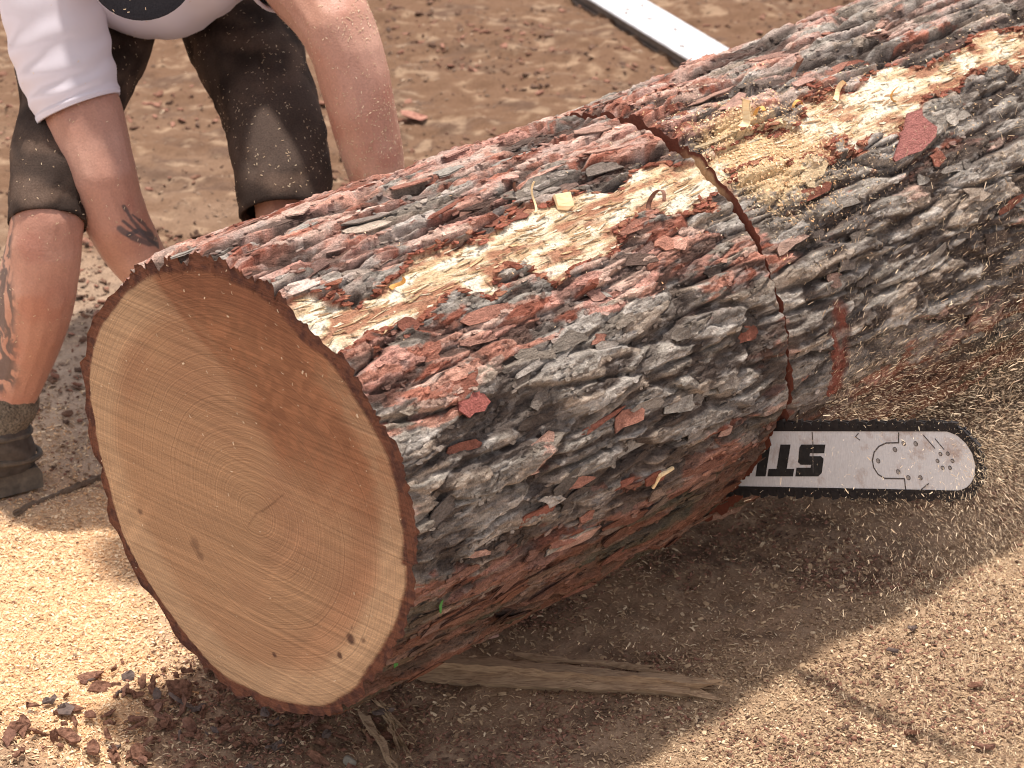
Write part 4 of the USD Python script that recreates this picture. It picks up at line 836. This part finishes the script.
obj('web', bx(e0, .002, Lb - .002, .010, WB - .008, .004, TB - .0075), 'rust_steel', beam, smooth=30)  # sides coloured darker than the top plate
obj('flange', bx(e0, 0, Lb, .004, WB + .02, -.03, .0035, .0015), 'rust_steel', beam, smooth=30)
r = np.random.default_rng(31)
for k in range(7): tag(obj('mud_speck', chip_mesh(e0 + ax * (Lb - .5 - r.uniform(.02, .40)) + sd * r.uniform(.02, .09) + UP * (TB + .0006), r.uniform(.006, .02), .006, .0015, r, tilt=.02), 'chip_brown', beam, smooth=False))
# loose bits on top of the log
def on_log(px, py, dz=.003):
    th, s = logpt(px, py, R + .004); rr_ = float(surf_r(th, s)[0]) + dz
    return lp(rr_ * math.cos(th), rr_ * math.sin(th), s), math.cos(th) * N + math.sin(th) * UP
p, n = on_log(565, 197, .008); q = .7 * n + (CAM - p) / np.linalg.norm(CAM - p); q /= np.linalg.norm(q); ex = np.cross(q, UP); ex /= np.linalg.norm(ex); ey = np.cross(q, ex)
tag(obj('wood_chip', trimesh.convex.convex_hull(np.array([p + x * ex + y * ey + z * q for x, y, z in ((-.010, -.012, 0), (.013, -.008, 0), (.009, .011, 0), (-.004, .013, 0), (-.013, .007, 0), (-.008, -.010, .004), (.011, -.007, .007), (.008, .008, .005), (-.010, .008, .003))])), 'fresh_wood', smooth=False), 'square pale wood chip standing on the torn strip of the log', 'wood chip')
def curl(px, py, L, W, turns, m_, lab, seed, cat='shaving', name='shaving', yaw=0.0):
    L, W = L * .7, W * .6; r_ = np.random.default_rng(seed); p, n = on_log(px, py, .002); e1_ = A * math.cos(yaw) + np.cross(n, A) * math.sin(yaw); e2_ = np.cross(n, e1_)
    k = 14; t = np.linspace(0, 1, k); rad = L / (turns * 2 * math.pi); an_ = t * turns * 2 * math.pi - math.pi / 2
    cx, cz = rad * np.cos(an_) * (1 + .3 * t), rad * (1 + np.sin(an_)) * (1 + .2 * t)
    V = []
    for th_ in (0, .0010):
        for sgn in (-1, 1): V.append(p + np.outer(cx * (1 - th_ / rad), e1_) + np.outer(cz + th_, n) + np.outer(sgn * W / 2 * (1 - .5 * t * r_.random()) + .004 * np.sin(t * 5 + seed), e2_))
    V = np.vstack(V); f = []
    for i_ in range(k - 1):
        for a0, b0 in ((0, k), (3 * k, 2 * k), (k, 3 * k), (2 * k, 0)): f += [(a0 + i_, b0 + i_, b0 + i_ + 1), (a0 + i_, b0 + i_ + 1, a0 + i_ + 1)]
    f += [(0, 2 * k, 3 * k), (0, 3 * k, k), (k - 1, 2 * k - 1, 4 * k - 1), (k - 1, 4 * k - 1, 3 * k - 1)]
    tag(obj(name, trimesh.Trimesh(V, f, process=False), m_), lab, cat)
curl(396, 284, .030, .010, .35, 'orange_bast', 'orange curled sliver on the torn strip near the cut end', 1, yaw=.3)
curl(760, 118, .055, .014, .55, 'orange_bast', 'upright yellow-orange shaving right of the kerf on top of the log', 2, yaw=1.5)
curl(742, 128, .050, .020, .30, 'fresh_wood', 'broad pale shaving lying right of the kerf on top of the log', 3, yaw=.7)
curl(800, 102, .060, .008, .8, 'orange_bast', 'curled orange shaving on the torn strip beyond the kerf', 4, yaw=.2)
curl(836, 92, .045, .014, .4, 'fresh_wood', 'pale crumpled shaving at the middle of the far torn strip', 5, yaw=.1)
curl(899, 97, .032, .006, .35, 'orange_bast', 'short upright yellow sliver above the purple bark slab', 6, yaw=1.6)
curl(796, 70, .070, .012, .6, 'flake_brown', 'curled red-brown bark strip arching above the far torn strip', 7, 'bark strip', 'bark_strip', .4)
curl(655, 205, .075, .012, .6, 'flake_brown', 'dark red bark strip curling over the torn strip left of the kerf', 8, 'bark strip', 'bark_strip', 1.2)
curl(522, 196, .045, .008, .35, 'flake_brown', 'thin dark red bark strip above the square wood chip', 9, 'bark strip', 'bark_strip', 1.4)
curl(536, 205, .05, .005, .25, 'fresh_wood', 'thin straw-coloured sliver left of the square wood chip', 10, yaw=.9)
p, n = on_log(655, 489, .004); p1, _ = on_log(657, 474, .006); p2, _ = on_log(677, 471, .006)
tag(obj('bent_splinter', trimesh.util.concatenate([tube([p, p1], .0024, 6), tube([p1, p2], .0030, 6)]), 'fresh_wood', smooth=False), 'bent pale splinter stuck on the lower flank of the log', 'splinter')
th, s = logpt(911, 138); tag(obj('bark_plate', plate(th, s, .115, .050, .004, .002, .004, np.random.default_rng(3), .15, 14), 'bark_skin', log, smooth=True, col=np.tile([.40, .165, .145], (2 * (1 + 28), 1))), 'smooth purple-red slab of inner bark on the far part')
th, s = logpt(463, 405); tag(obj('bark_plate', plate(th, s, .045, .036, .004, .003, .003, np.random.default_rng(4), .3, 12), 'bark_skin', log, smooth=True, col=np.tile([.38, .13, .11], (2 * (1 + 24), 1))), 'smooth dark red plate')
for px, py, lab in ((441, 606, 'small green leaf caught on the lower flank of the log'), (401, 672, 'green leaf scrap under the log near the cut face')):
    p, n = on_log(px, py, .004); tag(obj('leaf', chip_mesh(p, .022, .007, .001, np.random.default_rng(px), n, .1), 'leaf_green', smooth=False), lab, 'leaf')
for sa in (2.35, 3.5):
    c_ = lp(0, 0, sa); zt = c_[2] - R - .012
    tag(obj('bearer', stick_mesh(np.array([*(c_ - N * .5)[:2], zt / 2 - .01]), np.array([*(c_ + N * .5)[:2], zt / 2 - .01]), .06, .06, zt / 2 + .012, int(sa * 10)), 'timber', smooth=35), 'nearer timber bearer carrying the log beyond the kerf' if sa < 3 else 'farther timber bearer carrying the log', 'timber')

# ------------------------------------------------------------------ sawdust, shavings and shredded bark on the ground and in the air
def shaving(w, bend, t=.07):
    x = np.linspace(-.5, .5, 4); z = bend * (.25 - x ** 2) * 2
    V = np.array([[x[i_], s_ * w * (1 - .5 * abs(x[i_])), z[i_] + t_] for t_ in (0, t) for i_ in range(4) for s_ in (-1, 1)]); f = []
    for i_ in range(3):
        a, b, c_, d = 2 * i_, 2 * i_ + 1, 2 * i_ + 3, 2 * i_ + 2
        f += [(a, d, c_), (a, c_, b), (a + 8, b + 8, c_ + 8), (a + 8, c_ + 8, d + 8), (a, a + 8, d + 8), (a, d + 8, d), (b, c_, c_ + 8), (b, c_ + 8, b + 8)]
    return trimesh.Trimesh(V, f + [(0, 1, 9), (0, 9, 8), (6, 15, 7), (6, 14, 15)], process=False)
shapes = [shaving(.10, .12), shaving(.16, .25), shaving(.28, .15), shaving(.07, .4)]
flake_p = [chip_mesh(np.zeros(3), 1.0, .55, .16, np.random.default_rng(k), tilt=0.0, npt=7) for k in range(3)]
def scatter(name, n, px_rng, py_rng, weight, lo, hi, protos, m_, seed, lift=.001, tilt=.35, **kw):
    r_ = np.random.default_rng(seed); out = []
    cx, cy = r_.uniform(*px_rng, n * 4), r_.uniform(*py_rng, n * 4)
    xx, yy = (cx - 512) / F, (384 - cy) / F; dz = -math.sin(PITCH) + yy * math.cos(PITCH); t = -H / dz
    x, y = xx * t, (math.cos(PITCH) + yy * math.sin(PITCH)) * t
    keep = np.nonzero(r_.random(n * 4) < weight(x, y))[0][:n]; x, y = x[keep], y[keep]; n = len(x)
    sz = lo * (hi / lo) ** (r_.random(n) ** 1.6); a = r_.uniform(0, 2 * math.pi, n)
    up = np.stack([r_.normal(size=n) * tilt, r_.normal(size=n) * tilt, np.ones(n)], -1); up /= np.linalg.norm(up, axis=1, keepdims=True)
    fx_ = frames_from(np.cross(np.stack([np.cos(a), np.sin(a), 0 * a], -1), up), up)
    pos = np.stack([x, y, ground_z(x, y) + lift + sz * .10 * r_.random(n)], -1)
    instancer(name, [(p_, m_) for p_ in protos], pos, quats(fx_), np.stack([sz, sz * r_.uniform(.6, 1.3, n), sz * r_.uniform(.6, 1.2, n)], -1), r_.integers(0, len(protos), n), kind='stuff', **kw)
def w_left(x, y): return zones(x, y)[0]
def w_right(x, y): return zones(x, y)[1] * .9 + .05
def w_mid(x, y): return (1 - .75 * zones(x, y)[0]) * sstep(4.9, 4.0, y) * (.35 + .65 * sstep(.35, .6, n2(x * 7, y * 9, 91, 3)))
def w_back(x, y): return sstep(3.9, 4.5, y) * (.15 + .85 * sstep(.45, .65, n2(x * 4, y * 7, 92, 3)))
def w_mulch(x, y): return (1 - .8 * sstep(-.42, -.55, x)) * (1 - .92 * zones(x, y)[0]) * (1 - .35 * zones(x, y)[1]) * sstep(.36, .60, n2(x * 6, y * 8, 93, 3)) * sstep(5.4, 4.2, y)
scatter('pale_sawdust', 30000, (-40, 330), (400, 790), w_left, .0022, .0075, shapes, 'dust_bright', 1, label='pale orange sawdust heaped on the ground left of the log', )
scatter('tan_sawdust', 34000, (480, 1060), (430, 790), w_right, .0020, .0068, shapes, 'dust_tan', 2, label='tan sawdust spread on the ground right of the log')
scatter('wood_shavings', 46000, (-40, 1060), (250, 790), w_mid, .0022, .0105, shapes, 'dust_tan', 3, label='mixed wood shavings covering the ground round the log')
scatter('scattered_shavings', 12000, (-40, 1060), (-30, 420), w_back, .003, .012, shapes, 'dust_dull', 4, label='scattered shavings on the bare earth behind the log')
scatter('shredded_bark', 30000, (-40, 1060), (260, 790), w_mulch, .0026, .011, flake_p, 'mulch', 5, lift=.002, label='shredded dark bark mulch on the ground round the log')
scatter('bark_litter', 4200, (-40, 1060), (-30, 420), lambda x, y: sstep(.42, .6, n2(x * 3, y * 6, 94, 3)) * sstep(3.8, 4.3, y), .006, .030, flake_p, 'mulch', 6, lift=.002, label='dark bark litter on the bare earth in the background')
# chips thrown out by the chain
r_ = np.random.default_rng(9); n = 130000
tip = bp(.03, .02, BS); k = r_.random(n)
src = np.where((k < .55)[:, None], tip, bp(-.22, .05, BS + .03)) + r_.normal(size=(n, 3)) * .02
az_ = r_.normal(.15, .75, n); el = r_.normal(.1, .6, n); dist = r_.gamma(1.9, .25, n)
dr = np.cos(el)[:, None] * (np.cos(az_)[:, None] * N + np.sin(az_)[:, None] * A) + np.sin(el)[:, None] * UP
pos = src + dr * dist[:, None] - UP * (.55 * dist ** 2)[:, None]
vel = dr - UP * (1.1 * dist)[:, None] + r_.normal(size=(n, 3)) * .18
rel = pos - C0; rad = np.hypot(rel @ N, rel[:, 2])
ok = (pos[:, 2] > .02) & (rad > R + .03) & (rel @ N > .1) & ((rel @ A > .705) | (rel @ N > .60) | (r_.random(n) < .05))
pos, vel = pos[ok], vel[ok]; n = len(pos)
sz = .0007 * (5.5) ** (r_.random(n) ** 4.2)
instancer('flying_sawdust', [(s_, 'dust_air') for s_ in shapes], pos, quats(frames_from(vel, r_.normal(size=(n, 3)))), np.stack([sz * 2.6, sz * .6, sz * .5], -1), r_.integers(0, 4, n), kind='stuff', label='sawdust flying from the chain at the nose of the bar')
# grains of sawdust lying on the log by the kerf
r_ = np.random.default_rng(10); n = 9000
s_ = np.where(r_.random(n) < .75, r_.normal(.80, .09, n), r_.uniform(.05, 1.5, n)); dg = r_.normal(61, 13, n)
ok = (s_ > .712) & (dg < 100) | (r_.random(n) < .10) & (np.abs(s_ - .695) > .02) & (s_ > .02)
th_, s_ = np.radians(dg[ok]), s_[ok]; rr_ = surf_r(th_, s_) + .0012; n = len(s_)
nrm = np.cos(th_)[:, None] * N + np.sin(th_)[:, None] * UP; upv = nrm + r_.normal(size=(n, 3)) * .35
sz = .0014 * 3.2 ** (r_.random(n) ** 1.5)
instancer('sawdust_grains', [(s, 'dust_bright') for s in shapes], lpv(rr_ * np.cos(th_), rr_ * np.sin(th_), s_), quats(frames_from(np.cross(r_.normal(size=(n, 3)), upv), upv / np.linalg.norm(upv, axis=1, keepdims=True))), np.stack([sz, sz, sz], -1), r_.integers(0, 4, n), kind='stuff', label='yellow sawdust grains lying on the bark beside the kerf')
print('tris ground', len(gf) * 2, 'log', 2 * (len(ss1) + len(ss2)) * len(TH))

r_ = np.random.default_rng(15); n = 420; t_ = r_.uniform(0, 6.283, n); q = .285 * np.sqrt(r_.random(n))
keep = r_.random(n) < .25 + .75 * sstep(.0, .2, q * np.sin(t_) + .05); t_, q = t_[keep], q[keep]; n = len(q); sz = .0016 * 3.0 ** (r_.random(n) ** 2)
instancer('sawdust_specks', [(s_, 'dust_air') for s_ in shapes], lpv(q * np.cos(t_), q * np.sin(t_), np.full(n, -.0022)), quats(frames_from(np.cross(r_.normal(size=(n, 3)), -A), np.tile(-A, (n, 1)))), np.stack([sz, sz, sz], -1), r_.integers(0, 4, n), kind='stuff', label='specks of sawdust stuck to the sawn face')
